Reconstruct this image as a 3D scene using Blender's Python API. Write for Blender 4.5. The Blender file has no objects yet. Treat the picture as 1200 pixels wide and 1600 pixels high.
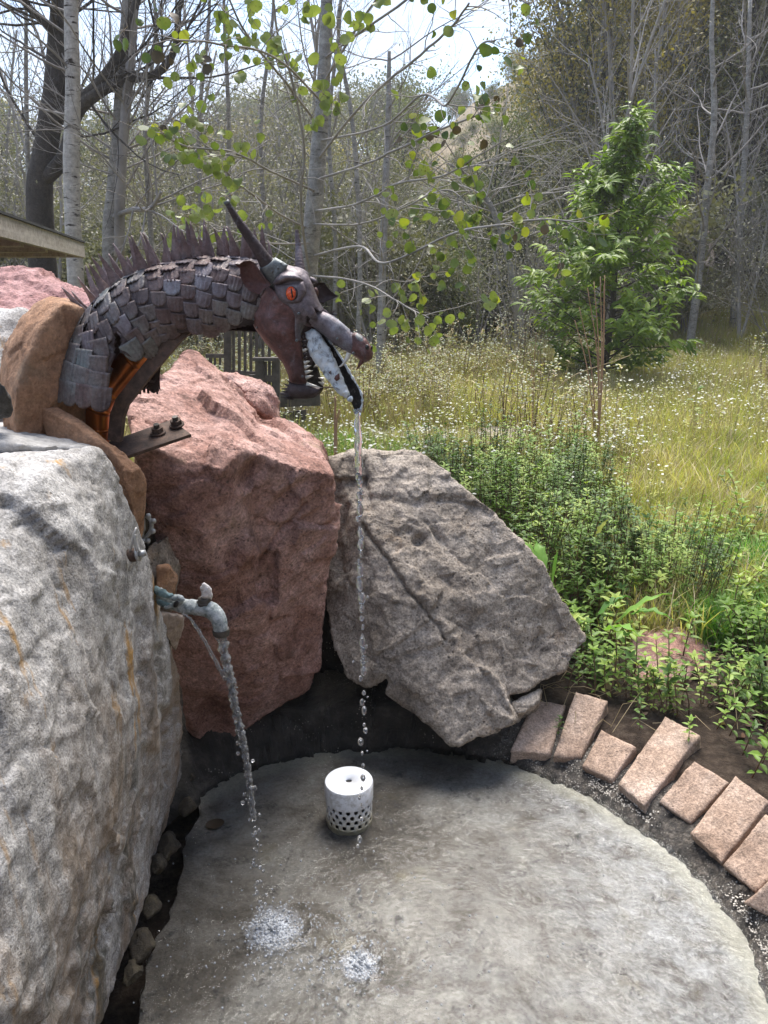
import bpy, bmesh, math, random
import numpy as np
from mathutils import Vector, Matrix
from mathutils.geometry import delaunay_2d_cdt
rng = np.random.default_rng(7); random.seed(7)
sc = bpy.context.scene
COL = sc.collection
R = math.radians
# ---------------------------------------------------------------- camera
H = 1.38; PITCH = R(16); FPX = 1190.0
cd = bpy.data.cameras.new('camera'); cam = bpy.data.objects.new('camera', cd); COL.objects.link(cam)
cam.location = (0, 0, H); cam.rotation_euler = (R(90) - PITCH, 0, 0)
cd.sensor_fit = 'VERTICAL'; cd.sensor_height = 36; cd.lens = 36 * FPX / 1600
cd.clip_start = 0.02; cd.clip_end = 600
sc.camera = cam
# ---------------------------------------------------------------- world and sun
SUN_EL, SUN_AZ = R(64), R(4)          # behind the stones, a little to the left
w = bpy.data.worlds.new("World"); sc.world = w; w.use_nodes = True
nt = w.node_tree; nt.nodes.clear()
def N(t, ty, **k):
    n = t.nodes.new(ty)
    for a, b in k.items():
        if a.startswith('i_'):
            key = a[2:]
            n.inputs[int(key) if key.isdigit() else key.replace('_', ' ')].default_value = b
        else: setattr(n, a, b)
    return n
def L(t, a, b, ao=0, bi=0):
    t.links.new(a.outputs[ao], b.inputs[bi])
wo = N(nt, 'ShaderNodeOutputWorld'); wb = N(nt, 'ShaderNodeBackground'); wb.inputs[1].default_value = 0.15
sky = N(nt, 'ShaderNodeTexSky', sky_type='NISHITA', sun_disc=False, sun_elevation=SUN_EL, sun_rotation=SUN_AZ, dust_density=.3, ozone_density=2.5)
tc = N(nt, 'ShaderNodeTexCoord'); mp = N(nt, 'ShaderNodeMapping'); mp.inputs['Scale'].default_value = (1.0, 1.0, 2.6); mp.inputs['Location'].default_value = (0.3, 0.0, 0.2)
cl = N(nt, 'ShaderNodeTexNoise'); cl.inputs['Scale'].default_value = 2.3; cl.inputs['Detail'].default_value = 7; cl.inputs['Roughness'].default_value = .55
cr = N(nt, 'ShaderNodeValToRGB'); cr.color_ramp.elements[0].position = .46; cr.color_ramp.elements[1].position = .64
cr.color_ramp.elements[0].color = (0.12, .12, .12, 1); cr.color_ramp.elements[1].color = (.95, .95, .95, 1)
mx = N(nt, 'ShaderNodeMixRGB'); mx.inputs[2].default_value = (2.3, 2.4, 2.62, 1)
L(nt, tc, mp); L(nt, mp, cl); L(nt, cl, cr); L(nt, cr, mx); L(nt, sky, mx, 0, 1); L(nt, mx, wb); L(nt, wb, wo)
sd = bpy.data.lights.new('sun', 'SUN'); sd.energy = 3.6; sd.angle = R(42); sd.color = (1, .94, .86)
so = bpy.data.objects.new('sun', sd); COL.objects.link(so)
sdir = Vector((math.sin(SUN_AZ) * math.cos(SUN_EL), math.cos(SUN_AZ) * math.cos(SUN_EL), math.sin(SUN_EL)))
so.rotation_euler = sdir.to_track_quat('Z', 'Y').to_euler(); so.location = (0, 0, 30)
sc.view_settings.view_transform = 'Standard'; sc.view_settings.look = 'None'
sc.view_settings.exposure = 1.38; sc.view_settings.gamma = 1; sc.view_settings.use_curve_mapping = False
sc.render.engine = 'CYCLES'
cy = sc.cycles
cy.max_bounces = 8; cy.diffuse_bounces = 3; cy.glossy_bounces = 3; cy.transmission_bounces = 6; cy.transparent_max_bounces = 8
cy.volume_bounces = 0
cy.caustics_reflective = False; cy.caustics_refractive = False
# ---------------------------------------------------------------- pixel <-> place
CP, SP = math.cos(PITCH), math.sin(PITCH)
def ray(px, py):
    v = (py - 800) / FPX
    return np.array([(px - 600) / FPX, CP - v * SP, -SP - v * CP])
def PY(px, py, Y):
    d = ray(px, py); return np.array([0, 0, H]) + d * (Y / d[1])
def PZ(px, py, z):
    d = ray(px, py); return np.array([0, 0, H]) + d * ((z - H) / d[2])
def proj(V):
    V = np.asarray(V, float); x = V[..., 0]; y = V[..., 1]; z = V[..., 2] - H
    dep = y * CP - z * SP; up = y * SP + z * CP
    dep = np.where(np.abs(dep) < 1e-6, 1e-6, dep)
    return 600 + FPX * x / dep, 800 - FPX * up / dep, dep
# ---------------------------------------------------------------- vector noise
def _h(ix, iy, iz, s):
    n = (ix * 374761393 + iy * 668265263 + iz * 2147483647 + s * 1274126177) & 0xffffffff
    n = ((n ^ (n >> 13)) * 1274126177) & 0xffffffff
    n = ((n ^ (n >> 16)) * 2246822519) & 0xffffffff
    return ((n ^ (n >> 15)) & 0xffffff) / 0xffffff
def vnoise(P, s=0):
    P = np.asarray(P, float); i = np.floor(P).astype(np.int64); f = P - i; f = f * f * f * (f * (f * 6 - 15) + 10)
    r = 0
    for a in (0, 1):
        for b in (0, 1):
            for c in (0, 1):
                wgt = (f[:, 0] if a else 1 - f[:, 0]) * (f[:, 1] if b else 1 - f[:, 1]) * (f[:, 2] if c else 1 - f[:, 2])
                r = r + wgt * _h(i[:, 0] + a, i[:, 1] + b, i[:, 2] + c, s)
    return r * 2 - 1
def fbm(P, o=4, s=0, g=.5):
    r = 0; a = 1; t = 0
    P = np.asarray(P, float)
    for k in range(o):
        r = r + a * vnoise(P * 2 ** k + 13.7 * k, s + k); t += a; a *= g
    return r / t
def facet(P, s=0):
    """chipped planes: each nearest random cell tilts the surface its own way"""
    P = np.asarray(P, float); i = np.floor(P).astype(np.int64); best = np.full(len(P), 9e9); out = np.zeros(len(P))
    for a in (-1, 0, 1):
        for b in (-1, 0, 1):
            for c in (-1, 0, 1):
                q = i + [a, b, c]
                j = np.stack([_h(q[:, 0], q[:, 1], q[:, 2], s + k) for k in range(3)], 1)
                n = np.stack([_h(q[:, 0], q[:, 1], q[:, 2], s + 5 + k) for k in range(3)], 1) - .5
                d = P - (q + j); dd = (d ** 2).sum(1); m = dd < best
                best[m] = dd[m]; out[m] = (d * n * 2).sum(1)[m] + n[m, 0] * .4
    return out
# ---------------------------------------------------------------- mesh helpers
def tagit(o, label=None, cat=None, group=None, kind=None):
    if label: o['label'] = label
    if cat: o['category'] = cat
    if group: o['group'] = group
    if kind: o['kind'] = kind
    return o
def empty(name, loc=(0, 0, 0), label=None, cat=None, group=None):
    o = bpy.data.objects.new(name, None); COL.objects.link(o); o.location = loc; o.empty_display_size = .05
    return tagit(o, label, cat, group)
def link(name, me, mat=None, parent=None, loc=None):
    if mat is not None and not me.materials: me.materials.append(mat)
    o = bpy.data.objects.new(name, me); COL.objects.link(o)
    if parent is not None:
        o.parent = parent
        if loc is None: o.location = -Vector(parent.location)
    if loc is not None: o.location = loc
    return o
def npmesh(name, V, F, smooth=True):
    """F: array (n,k) or list of lists"""
    me = bpy.data.meshes.new(name)
    V = np.asarray(V, np.float32)
    if isinstance(F, np.ndarray):
        n, k = F.shape
        me.vertices.add(len(V)); me.vertices.foreach_set('co', V.ravel())
        me.loops.add(n * k); me.loops.foreach_set('vertex_index', F.astype(np.int32).ravel())
        me.polygons.add(n); me.polygons.foreach_set('loop_start', np.arange(0, n * k, k, dtype=np.int32))
        try: me.polygons.foreach_set('loop_total', np.full(n, k, np.int32))
        except Exception: pass
        me.update(calc_edges=True)
    else:
        me.from_pydata([tuple(map(float, v)) for v in V], [], [tuple(f) for f in F]); me.update()
    if smooth: me.polygons.foreach_set('use_smooth', np.ones(len(me.polygons), bool))
    return me
class MB:
    def __init__(s): s.V = []; s.F = []; s.n = 0
    def add(s, V, F):
        s.V.append(np.asarray(V, float).reshape(-1, 3)); s.F += [tuple(int(i) + s.n for i in f) for f in F]; s.n += len(s.V[-1]); return s
    def build(s, name, mat, parent=None, smooth=True, loc=None, bevel=0):
        me = npmesh(name, np.concatenate(s.V), s.F, smooth)
        if bevel:
            bm = bmesh.new(); bm.from_mesh(me)
            bmesh.ops.bevel(bm, geom=[e for e in bm.edges if e.calc_face_angle(0) > .5], offset=bevel, segments=2, affect='EDGES')
            bm.to_mesh(me); bm.free()
        return link(name, me, mat, parent, loc)
def recalc(me):
    bm = bmesh.new(); bm.from_mesh(me); bmesh.ops.recalc_face_normals(bm, faces=bm.faces); bm.to_mesh(me); bm.free(); return me
def tubeVF(P, rad, n=8, cap=True, ref=None):
    P = np.asarray(P, float); m = len(P); rad = np.broadcast_to(rad, (m,))
    T = np.gradient(P, axis=0); T /= np.linalg.norm(T, axis=1, keepdims=True) + 1e-12
    u = np.array([0, 0, 1.0]) if abs(T[0][2]) < .9 else np.array([1.0, 0, 0])
    if ref is not None: u = np.array(ref, float)
    V = []
    for i in range(m):
        u = u - T[i] * (u @ T[i]); u /= np.linalg.norm(u) + 1e-12; b = np.cross(T[i], u)
        a = np.arange(n) * 2 * math.pi / n
        V.append(P[i] + rad[i] * (np.outer(np.cos(a), u) + np.outer(np.sin(a), b)))
    V = np.concatenate(V)
    F = [(i * n + j, i * n + (j + 1) % n, (i + 1) * n + (j + 1) % n, (i + 1) * n + j) for i in range(m - 1) for j in range(n)]
    if cap: F += [tuple(range(n))[::-1], tuple((m - 1) * n + j for j in range(n))]
    return V, F
def spline(P, k=6):
    P = np.asarray(P, float); Q = np.vstack([2 * P[0] - P[1], P, 2 * P[-1] - P[-2]]); out = []
    for i in range(len(P) - 1):
        a, b, c, d = Q[i:i + 4]
        for t in np.arange(k) / k:
            out.append(.5 * ((2 * b) + (c - a) * t + (2 * a - 5 * b + 4 * c - d) * t * t + (3 * b - 3 * c + d - a) * t ** 3))
    out.append(P[-1]); return np.array(out)
def boxVF(c, s, rz=0, M=None):
    V = np.array([[x, y, z] for x in (-.5, .5) for y in (-.5, .5) for z in (-.5, .5)]) * np.array(s)
    if M is not None: V = V @ np.array(M).T
    if rz: V = V @ np.array([[math.cos(rz), math.sin(rz), 0], [-math.sin(rz), math.cos(rz), 0], [0, 0, 1]])
    return V + np.array(c), [(0, 1, 3, 2), (4, 6, 7, 5), (0, 4, 5, 1), (2, 3, 7, 6), (0, 2, 6, 4), (1, 5, 7, 3)]
def sphVF(c, r, nu=10, nv=7):
    r = np.broadcast_to(np.asarray(r, float), (3,)); V = [[0, 0, 1]]
    for i in range(1, nv):
        for j in range(nu):
            a = math.pi * i / nv; b = 2 * math.pi * j / nu
            V.append([math.sin(a) * math.cos(b), math.sin(a) * math.sin(b), math.cos(a)])
    V.append([0, 0, -1]); F = [(0, 1 + j, 1 + (j + 1) % nu) for j in range(nu)]
    for i in range(nv - 2):
        F += [(1 + i * nu + j, 1 + (i + 1) * nu + j, 1 + (i + 1) * nu + (j + 1) % nu, 1 + i * nu + (j + 1) % nu) for j in range(nu)]
    e = len(V) - 1; o = 1 + (nv - 2) * nu
    F += [(e, o + (j + 1) % nu, o + j) for j in range(nu)]
    return np.array(V) * r + np.array(c), F
def inpoly(x, y, poly):
    poly = np.asarray(poly, float); r = np.zeros(np.shape(x), bool); j = len(poly) - 1
    for i in range(len(poly)):
        xi, yi = poly[i]; xj, yj = poly[j]
        r ^= ((yi > y) != (yj > y)) & (x < (xj - xi) * (y - yi) / (yj - yi + 1e-12) + xi); j = i
    return r
def segdist(P, poly, closed=True):
    P = np.asarray(P, float); poly = np.asarray(poly, float); d = np.full(len(P), 9e9)
    for i in range(len(poly) - (0 if closed else 1)):
        a = poly[i]; b = poly[(i + 1) % len(poly)]; ab = b - a
        t = np.clip(((P - a) @ ab) / (ab @ ab + 1e-12), 0, 1)
        d = np.minimum(d, np.linalg.norm(P - a - t[:, None] * ab, axis=1))
    return d
# ---------------------------------------------------------------- materials
def ramp(t, stops):
    c = N(t, 'ShaderNodeValToRGB'); e = c.color_ramp.elements
    e[0].position, e[0].color = stops[0][0], (*stops[0][1], 1)
    e[1].position, e[1].color = stops[-1][0], (*stops[-1][1], 1)
    for p, col in stops[1:-1]:
        q = e.new(p); q.color = (*col, 1)
    return c
def noise(t, co, scale, detail=5, rough=.6, kind='noise', dist=0, stretch=None):
    src = co
    if stretch:
        m = N(t, 'ShaderNodeMapping'); m.inputs['Scale'].default_value = stretch; t.links.new(co, m.inputs[0]); src = m.outputs[0]
    if kind == 'noise':
        n = N(t, 'ShaderNodeTexNoise'); n.inputs['Detail'].default_value = detail; n.inputs['Roughness'].default_value = rough; n.inputs['Distortion'].default_value = dist
        out = n.outputs[0]
    else:
        n = N(t, 'ShaderNodeTexVoronoi'); n.feature = kind; out = n.outputs[0]
    n.inputs['Scale'].default_value = scale; t.links.new(src, n.inputs['Vector'])
    return out
def mixc(t, fac, a, b, mode='MIX'):
    m = N(t, 'ShaderNodeMixRGB', blend_type=mode)
    for i, v in ((0, fac), (1, a), (2, b)):
        if hasattr(v, 'node'): t.links.new(v, m.inputs[i])
        elif i == 0: m.inputs[0].default_value = v
        else: m.inputs[i].default_value = (*v, 1) if len(v) == 3 else v
    return m.outputs[0]
def rmp(t, sock, stops):
    r = ramp(t, stops); t.links.new(sock, r.inputs[0]); return r.outputs[0]
def mrange(t, sock, a, b, c=0., d=1.):
    m = N(t, 'ShaderNodeMapRange'); t.links.new(sock, m.inputs[0])
    for i, v in enumerate((a, b, c, d)): m.inputs[i + 1].default_value = v
    return m.outputs[0]
def mathn(t, op, a, b):
    m = N(t, 'ShaderNodeMath', operation=op)
    for i, v in enumerate((a, b)):
        if hasattr(v, 'node'): t.links.new(v, m.inputs[i])
        else: m.inputs[i].default_value = v
    return m.outputs[0]
def newmat(name, rough=.8, metal=0, spec=.5):
    m = bpy.data.materials.new(name); m.use_nodes = True; t = m.node_tree; b = t.nodes['Principled BSDF']
    b.inputs['Roughness'].default_value = rough; b.inputs['Metallic'].default_value = metal
    b.inputs['Specular IOR Level'].default_value = spec
    g = N(t, 'ShaderNodeNewGeometry').outputs['Position']
    return m, t, b, g
def bump(t, b, socks, dist=.004):
    """socks: list of (socket, strength, distance)"""
    prev = None
    for s, st, d in socks:
        n = N(t, 'ShaderNodeBump'); n.inputs['Strength'].default_value = st; n.inputs['Distance'].default_value = d
        t.links.new(s, n.inputs['Height'])
        if prev is not None: t.links.new(prev, n.inputs['Normal'])
        prev = n.outputs[0]
    t.links.new(prev, b.inputs['Normal'])
def simple(name, col, rough=.7, metal=0, var=.25, scale=30, bd=.001):
    m, t, b, g = newmat(name, rough, metal)
    n = noise(t, g, scale, 4)
    c = mixc(t, 1, col, rmp(t, n, [(.3, (1 - var,) * 3), (.7, (1 + var,) * 3)]), 'MULTIPLY')
    t.links.new(c, b.inputs['Base Color'])
    if bd: bump(t, b, [(noise(t, g, scale * 3, 4), .6, bd)])
    return m
def rockmat(name, stops, grain=(.55, 1.35), stretch=None, runs=False, stain=None, bd=1.0, pores=.5, scale=1.0, blotch=None, rough=.88):
    m, t, b, g = newmat(name, rough, 0, .3)
    base = rmp(t, noise(t, g, 5 * scale, 8, .65, dist=.4, stretch=stretch), stops)
    fine = noise(t, g, 150 * scale, 5, .7)
    base = mixc(t, 1, base, rmp(t, fine, [(.32, (grain[0],) * 3), (.68, (grain[1],) * 3)]), 'MULTIPLY')
    mid = noise(t, g, 38 * scale, 6, .7)
    base = mixc(t, 1, base, rmp(t, mid, [(.35, (.72,) * 3), (.62, (1.18,) * 3)]), 'MULTIPLY')
    if blotch:
        for k, (col, lo, hi, s, st) in enumerate(blotch):
            f = mrange(t, noise(t, g, s, 6, .62, stretch=st, dist=.3 + k), lo, hi)
            base = mixc(t, f, base, col)
    if runs:      # tan and grey-green drip stains washed down over the foot of the stone
        sp_ = N(t, 'ShaderNodeSeparateXYZ'); t.links.new(g, sp_.inputs[0])
        hz = mathn(t, 'ADD', sp_.outputs[2], mathn(t, 'MULTIPLY', noise(t, g, 4, 5), .5))
        f = mathn(t, 'MULTIPLY', mrange(t, hz, 1.12, .85), mrange(t, noise(t, g, 9, 7, .7, stretch=(1, 1, .25)), .40, .60))
        base = mixc(t, mathn(t, 'MULTIPLY', f, .75), base, (.27, .19, .12))
        f = mathn(t, 'MULTIPLY', mrange(t, hz, 1.0, .7), mrange(t, noise(t, g, 13, 7, .7, stretch=(1, 1, .2)), .52, .62))
        base = mixc(t, mathn(t, 'MULTIPLY', f, .8), base, (.085, .08, .06))
    vp = noise(t, g, 70 * scale, kind='F1')
    pit = mrange(t, vp, .12, .30)
    pm = noise(t, g, 9, 3)
    pit2 = mathn(t, 'MAXIMUM', pit, mrange(t, pm, .5, .6, 1, 0)) if pores else None
    if pores: base = mixc(t, mathn(t, 'MULTIPLY', mathn(t, 'SUBTRACT', 1., pit2), pores), base, (.05, .045, .04))
    t.links.new(base, b.inputs['Base Color'])
    socks = [(noise(t, g, 24 * scale, 8, .72), 1, .010 * bd), (mid, 1, .007 * bd), (fine, 1, .004 * bd)]
    if pores: socks.append((pit2, .6, .004 * bd))
    bump(t, b, socks)
    return m
M = {}
M['granite'] = rockmat('pale_granite', [(.28, (.28, .26, .24)), (.45, (.40, .385, .37)), (.6, (.50, .485, .47)), (.75, (.59, .58, .565))], (.45, 1.45), bd=.4, pores=.35, scale=1.7,
    blotch=[((.40, .24, .09), .595, .68, 13, (1, 1, .16)), ((.17, .15, .14), .56, .75, 4, (1, 1, .5))], runs=True)
M['grey_rock'] = rockmat('grey_volcanic_rock', [(.25, (.22, .175, .135)), (.45, (.39, .33, .27)), (.6, (.53, .46, .39)), (.8, (.67, .61, .54))], (.45, 1.45), bd=1.2, pores=.7,
    blotch=[((.42, .30, .20), .60, .75, 9, None), ((.10, .085, .075), .6, .72, 6, None)])
M['red_rock'] = rockmat('red_tuff', [(.25, (.21, .105, .08)), (.45, (.38, .215, .175)), (.6, (.54, .345, .30)), (.8, (.65, .48, .44))], (.5, 1.45), bd=1.0, pores=.55,
    blotch=[((.13, .07, .055), .60, .74, 6, None), ((.30, .22, .13), .64, .78, 5, None)])
M['pink_rock'] = rockmat('pink_tuff', [(.25, (.26, .13, .12)), (.45, (.42, .23, .22)), (.6, (.52, .31, .30)), (.8, (.60, .40, .38))], (.6, 1.3), bd=1.1, pores=.5)
M['sandstone'] = rockmat('orange_sandstone', [(.25, (.30, .16, .09)), (.5, (.44, .25, .15)), (.75, (.56, .36, .24))], (.72, 1.2), bd=.9, pores=0, scale=1.1,
    blotch=[((.26, .19, .13), .56, .7, 6, None)])
M['pale_block'] = rockmat('pale_flagstone', [(.25, (.30, .24, .19)), (.5, (.42, .34, .28)), (.75, (.5, .43, .37))], (.8, 1.15), bd=.5, pores=.2)
M['brick'] = rockmat('cut_red_stone', [(.25, (.28, .185, .13)), (.5, (.43, .31, .235)), (.75, (.58, .46, .38))], (.5, 1.4), bd=.6, pores=.35, scale=1.2,
    blotch=[((.50, .40, .33), .62, .8, 20, None)])
M['mortar'] = rockmat('rough_mortar', [(.3, (.30, .29, .28)), (.7, (.48, .47, .46))], (.8, 1.15), bd=.4, pores=.2)
# dark wet mortar with white gravel
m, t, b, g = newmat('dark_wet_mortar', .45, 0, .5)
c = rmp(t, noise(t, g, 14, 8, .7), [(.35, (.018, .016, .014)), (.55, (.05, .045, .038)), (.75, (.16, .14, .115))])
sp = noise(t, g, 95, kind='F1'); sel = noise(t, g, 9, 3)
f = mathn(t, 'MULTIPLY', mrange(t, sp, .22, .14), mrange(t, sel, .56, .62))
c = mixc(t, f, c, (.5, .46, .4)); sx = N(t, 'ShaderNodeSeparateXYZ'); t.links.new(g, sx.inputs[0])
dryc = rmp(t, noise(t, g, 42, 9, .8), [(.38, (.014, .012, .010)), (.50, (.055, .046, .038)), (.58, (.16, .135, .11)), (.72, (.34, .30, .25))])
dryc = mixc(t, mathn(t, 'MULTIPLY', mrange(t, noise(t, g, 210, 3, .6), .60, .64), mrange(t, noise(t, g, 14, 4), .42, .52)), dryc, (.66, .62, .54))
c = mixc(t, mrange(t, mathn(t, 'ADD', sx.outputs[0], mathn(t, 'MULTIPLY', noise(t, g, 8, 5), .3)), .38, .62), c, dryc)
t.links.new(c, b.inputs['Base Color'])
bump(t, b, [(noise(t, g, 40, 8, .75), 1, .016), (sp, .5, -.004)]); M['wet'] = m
# pool concrete
m, t, b, g = newmat('pool_concrete', .6, 0, .4)
c = rmp(t, noise(t, g, 3.2, 10, .7, dist=.5), [(.30, (.07, .057, .045)), (.44, (.18, .155, .13)), (.55, (.32, .29, .255)), (.70, (.50, .475, .44))])
dx = noise(t, g, 11, 12, .82, dist=.35)
c = mixc(t, mrange(t, dx, .56, .66), c, (.085, .075, .068))
c = mixc(t, mrange(t, noise(t, g, 26, 9, .8, dist=.3), .56, .68), c, (.16, .15, .15))
sx = N(t, 'ShaderNodeSeparateXYZ'); t.links.new(g, sx.inputs[0])
# mineral bloom: pale crust over the right-hand, downstream half of the basin
dd = mathn(t, 'ADD', mathn(t, 'MULTIPLY', sx.outputs[0], .9), mathn(t, 'MULTIPLY', noise(t, g, 2.2, 6, .6), 1.0))
c = mixc(t, mathn(t, 'MULTIPLY', mrange(t, dd, .55, 1.25), mrange(t, noise(t, g, 15, 8, .7), .38, .66)), c, (.60, .59, .59))
c = mixc(t, mathn(t, 'MULTIPLY', mrange(t, dx, .55, .64), .8), c, (.10, .092, .088))
vd = N(t, 'ShaderNodeVectorMath', operation='DISTANCE'); t.links.new(g, vd.inputs[0]); vd.inputs[1].default_value = (.026, 1.346, 0)
rim = mathn(t, 'ADD', vd.outputs['Value'], mathn(t, 'MULTIPLY', noise(t, g, 12, 6, .7), .07))
c = mixc(t, mathn(t, 'MULTIPLY', mrange(t, rim, .735, .79), .75), c, (.62, .58, .47))
c = mixc(t, mathn(t, 'MULTIPLY', mrange(t, noise(t, g, 5, 6, .6), .60, .7), .35), c, (.34, .28, .15))
c = mixc(t, 1, c, rmp(t, noise(t, g, 120, 5, .7), [(.3, (.75,) * 3), (.7, (1.2,) * 3)]), 'MULTIPLY')
t.links.new(c, b.inputs['Base Color'])
bump(t, b, [(noise(t, g, 11, 9, .7), 1, .035), (noise(t, g, 60, 6, .75), 1, .008)]); M['concrete'] = m
# shallow water
m = bpy.data.materials.new('shallow_water'); m.use_nodes = True; t = m.node_tree; t.nodes.clear()
o = N(t, 'ShaderNodeOutputMaterial'); tr = N(t, 'ShaderNodeBsdfTransparent'); tr.inputs[0].default_value = (.93, .95, .95, 1)
gl = N(t, 'ShaderNodeBsdfGlossy'); gl.inputs['Roughness'].default_value = .05
fr = N(t, 'ShaderNodeFresnel'); fr.inputs[0].default_value = 1.33; mxs = N(t, 'ShaderNodeMixShader')
g = N(t, 'ShaderNodeNewGeometry').outputs['Position']
bn = N(t, 'ShaderNodeBump'); bn.inputs['Strength'].default_value = .9; bn.inputs['Distance'].default_value = .006
t.links.new(noise(t, g, 26, 5, .6, dist=1.0), bn.inputs['Height'])
b2 = N(t, 'ShaderNodeBump'); b2.inputs['Strength'].default_value = .3; b2.inputs['Distance'].default_value = .0015
t.links.new(noise(t, g, 110, 3, .6, dist=.8), b2.inputs['Height']); t.links.new(bn.outputs[0], b2.inputs['Normal'])
t.links.new(b2.outputs[0], gl.inputs['Normal']); t.links.new(b2.outputs[0], fr.inputs['Normal'])
L(t, fr, mxs); L(t, tr, mxs, 0, 1); L(t, gl, mxs, 0, 2); L(t, mxs, o); M['water'] = m
m = bpy.data.materials.new('falling_water'); m.use_nodes = True; t = m.node_tree; b = t.nodes['Principled BSDF']
b.inputs['Base Color'].default_value = (.97, .985, 1, 1); b.inputs['Roughness'].default_value = .04; b.inputs['IOR'].default_value = 1.33; b.inputs['Transmission Weight'].default_value = .86
M['drops'] = m
m = bpy.data.materials.new('foam'); m.use_nodes = True; t = m.node_tree; b = t.nodes['Principled BSDF']
b.inputs['Base Color'].default_value = (.9, .93, .97, 1); b.inputs['Roughness'].default_value = .15; b.inputs['IOR'].default_value = 1.33; b.inputs['Transmission Weight'].default_value = .6
M['foam'] = m
# aerated water: patchy white sheet that thins out from the plunge point
def milky(name, c, r):
    m = bpy.data.materials.new(name); m.use_nodes = True; t = m.node_tree; t.nodes.clear(); o = N(t, 'ShaderNodeOutputMaterial')
    g = N(t, 'ShaderNodeNewGeometry').outputs['Position']; vd = N(t, 'ShaderNodeVectorMath', operation='DISTANCE'); t.links.new(g, vd.inputs[0]); vd.inputs[1].default_value = tuple(c)
    a = mrange(t, mathn(t, 'ADD', vd.outputs['Value'], mathn(t, 'MULTIPLY', mathn(t, 'SUBTRACT', noise(t, g, 45, 6, .7), .5), r * 1.1)), r, r * .15)
    a = mathn(t, 'MULTIPLY', a, mrange(t, noise(t, g, 190, 3, .7), .38, .60, .25, .85))
    tr = N(t, 'ShaderNodeBsdfTransparent'); d = N(t, 'ShaderNodeBsdfPrincipled'); d.inputs['Base Color'].default_value = (.86, .90, .95, 1); d.inputs['Roughness'].default_value = .25
    bn = N(t, 'ShaderNodeBump'); bn.inputs['Distance'].default_value = .004; t.links.new(noise(t, g, 170, 3, .6), bn.inputs['Height']); t.links.new(bn.outputs[0], d.inputs['Normal'])
    mxs = N(t, 'ShaderNodeMixShader'); t.links.new(a, mxs.inputs[0]); L(t, tr, mxs, 0, 1); L(t, d, mxs, 0, 2); L(t, mxs, o); return m
m, t, b, g = newmat('mossy_wet_stone', .6)
t.links.new(rmp(t, noise(t, g, 30, 8, .7), [(.3, (.02, .016, .012)), (.5, (.07, .055, .035)), (.7, (.16, .13, .075))]), b.inputs['Base Color']); bump(t, b, [(noise(t, g, 90, 7, .75), 1, .008)]); M['moss'] = m
# copper sheets
def copper(name, stops, scale=14, metal=.35, rough=.5, streak=None, bd=.0012, green=.6):
    m, t, b, g = newmat(name, rough, metal)
    inf = N(t, 'ShaderNodeObjectInfo').outputs['Random']
    n = mathn(t, 'ADD', noise(t, g, scale, 7, .65, dist=.5), mathn(t, 'MULTIPLY', mathn(t, 'SUBTRACT', inf, .5), .13))
    c = rmp(t, n, stops)
    c = mixc(t, mrange(t, noise(t, g, 34, 8, .75, dist=1), .55, .70, 0, .6), c, (.20, .20, .215))
    c = mixc(t, 1, c, rmp(t, noise(t, g, 130, 5, .75), [(.32, (.62,) * 3), (.68, (1.35,) * 3)]), 'MULTIPLY')
    t.links.new(c, b.inputs['Base Color'])
    t.links.new(mrange(t, noise(t, g, 40, 5), .3, .7, rough - .12, rough + .2), b.inputs['Roughness'])
    socks = [(noise(t, g, 26, 5), .8, .005), (noise(t, g, 170, 6, .7), .8, bd)]
    bump(t, b, socks); return m
M['cop_scale'] = copper('weathered_copper_scale', [(.28, (.055, .038, .040)), (.42, (.12, .090, .085)), (.55, (.16, .15, .145)), (.68, (.15, .185, .18)), (.8, (.14, .25, .24))], 8)
M['cop_brown'] = copper('brown_copper_scale', [(.28, (.05, .032, .030)), (.42, (.11, .070, .066)), (.58, (.165, .135, .128)), (.74, (.19, .185, .18)), (.9, (.15, .20, .20))], 12)
M['cop_red'] = copper('red_brown_copper', [(.25, (.055, .035, .036)), (.42, (.095, .046, .042)), (.55, (.14, .062, .052)), (.7, (.13, .085, .085)), (.85, (.16, .15, .16))], 12)
M['cop_grey'] = copper('grey_patina_copper', [(.25, (.07, .055, .06)), (.42, (.13, .10, .105)), (.58, (.19, .165, .18)), (.74, (.22, .23, .25)), (.88, (.14, .20, .20))], 18)
M['cop_verd'] = copper('green_patina_copper', [(.25, (.06, .055, .055)), (.45, (.12, .125, .125)), (.65, (.19, .21, .21)), (.85, (.26, .285, .285))], 22)
M['cop_dark'] = copper('dark_copper', [(.25, (.022, .016, .016)), (.5, (.05, .034, .034)), (.8, (.09, .06, .06))], 14)
M['cop_spike'] = copper('spike_copper', [(.25, (.11, .070, .068)), (.5, (.20, .14, .135)), (.8, (.30, .24, .235))], 12)
m, t, b, g = newmat('polished_copper', .32, .85)
t.links.new(rmp(t, noise(t, g, 12, 6, .6, stretch=(1, 1, .4)), [(.3, (.16, .045, .015)), (.5, (.45, .14, .035)), (.7, (.62, .24, .07))]), b.inputs['Base Color']); M['pipe'] = m
m, t, b, g = newmat('rusty_steel', .85, .2)
t.links.new(rmp(t, noise(t, g, 45, 8, .7), [(.3, (.035, .024, .020)), (.5, (.085, .055, .042)), (.7, (.16, .10, .075))]), b.inputs['Base Color'])
bump(t, b, [(noise(t, g, 180, 6, .7), .8, .002)]); M['rust'] = m
m, t, b, g = newmat('mineral_crust', .85)
t.links.new(rmp(t, noise(t, g, 38, 8, .72, dist=.5), [(.33, (.05, .04, .035)), (.41, (.30, .33, .36)), (.48, (.68, .74, .78)), (.7, (.88, .90, .90))]), b.inputs['Base Color'])
bump(t, b, [(noise(t, g, 130, 7, .75), 1, .005)]); M['crust'] = m
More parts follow.
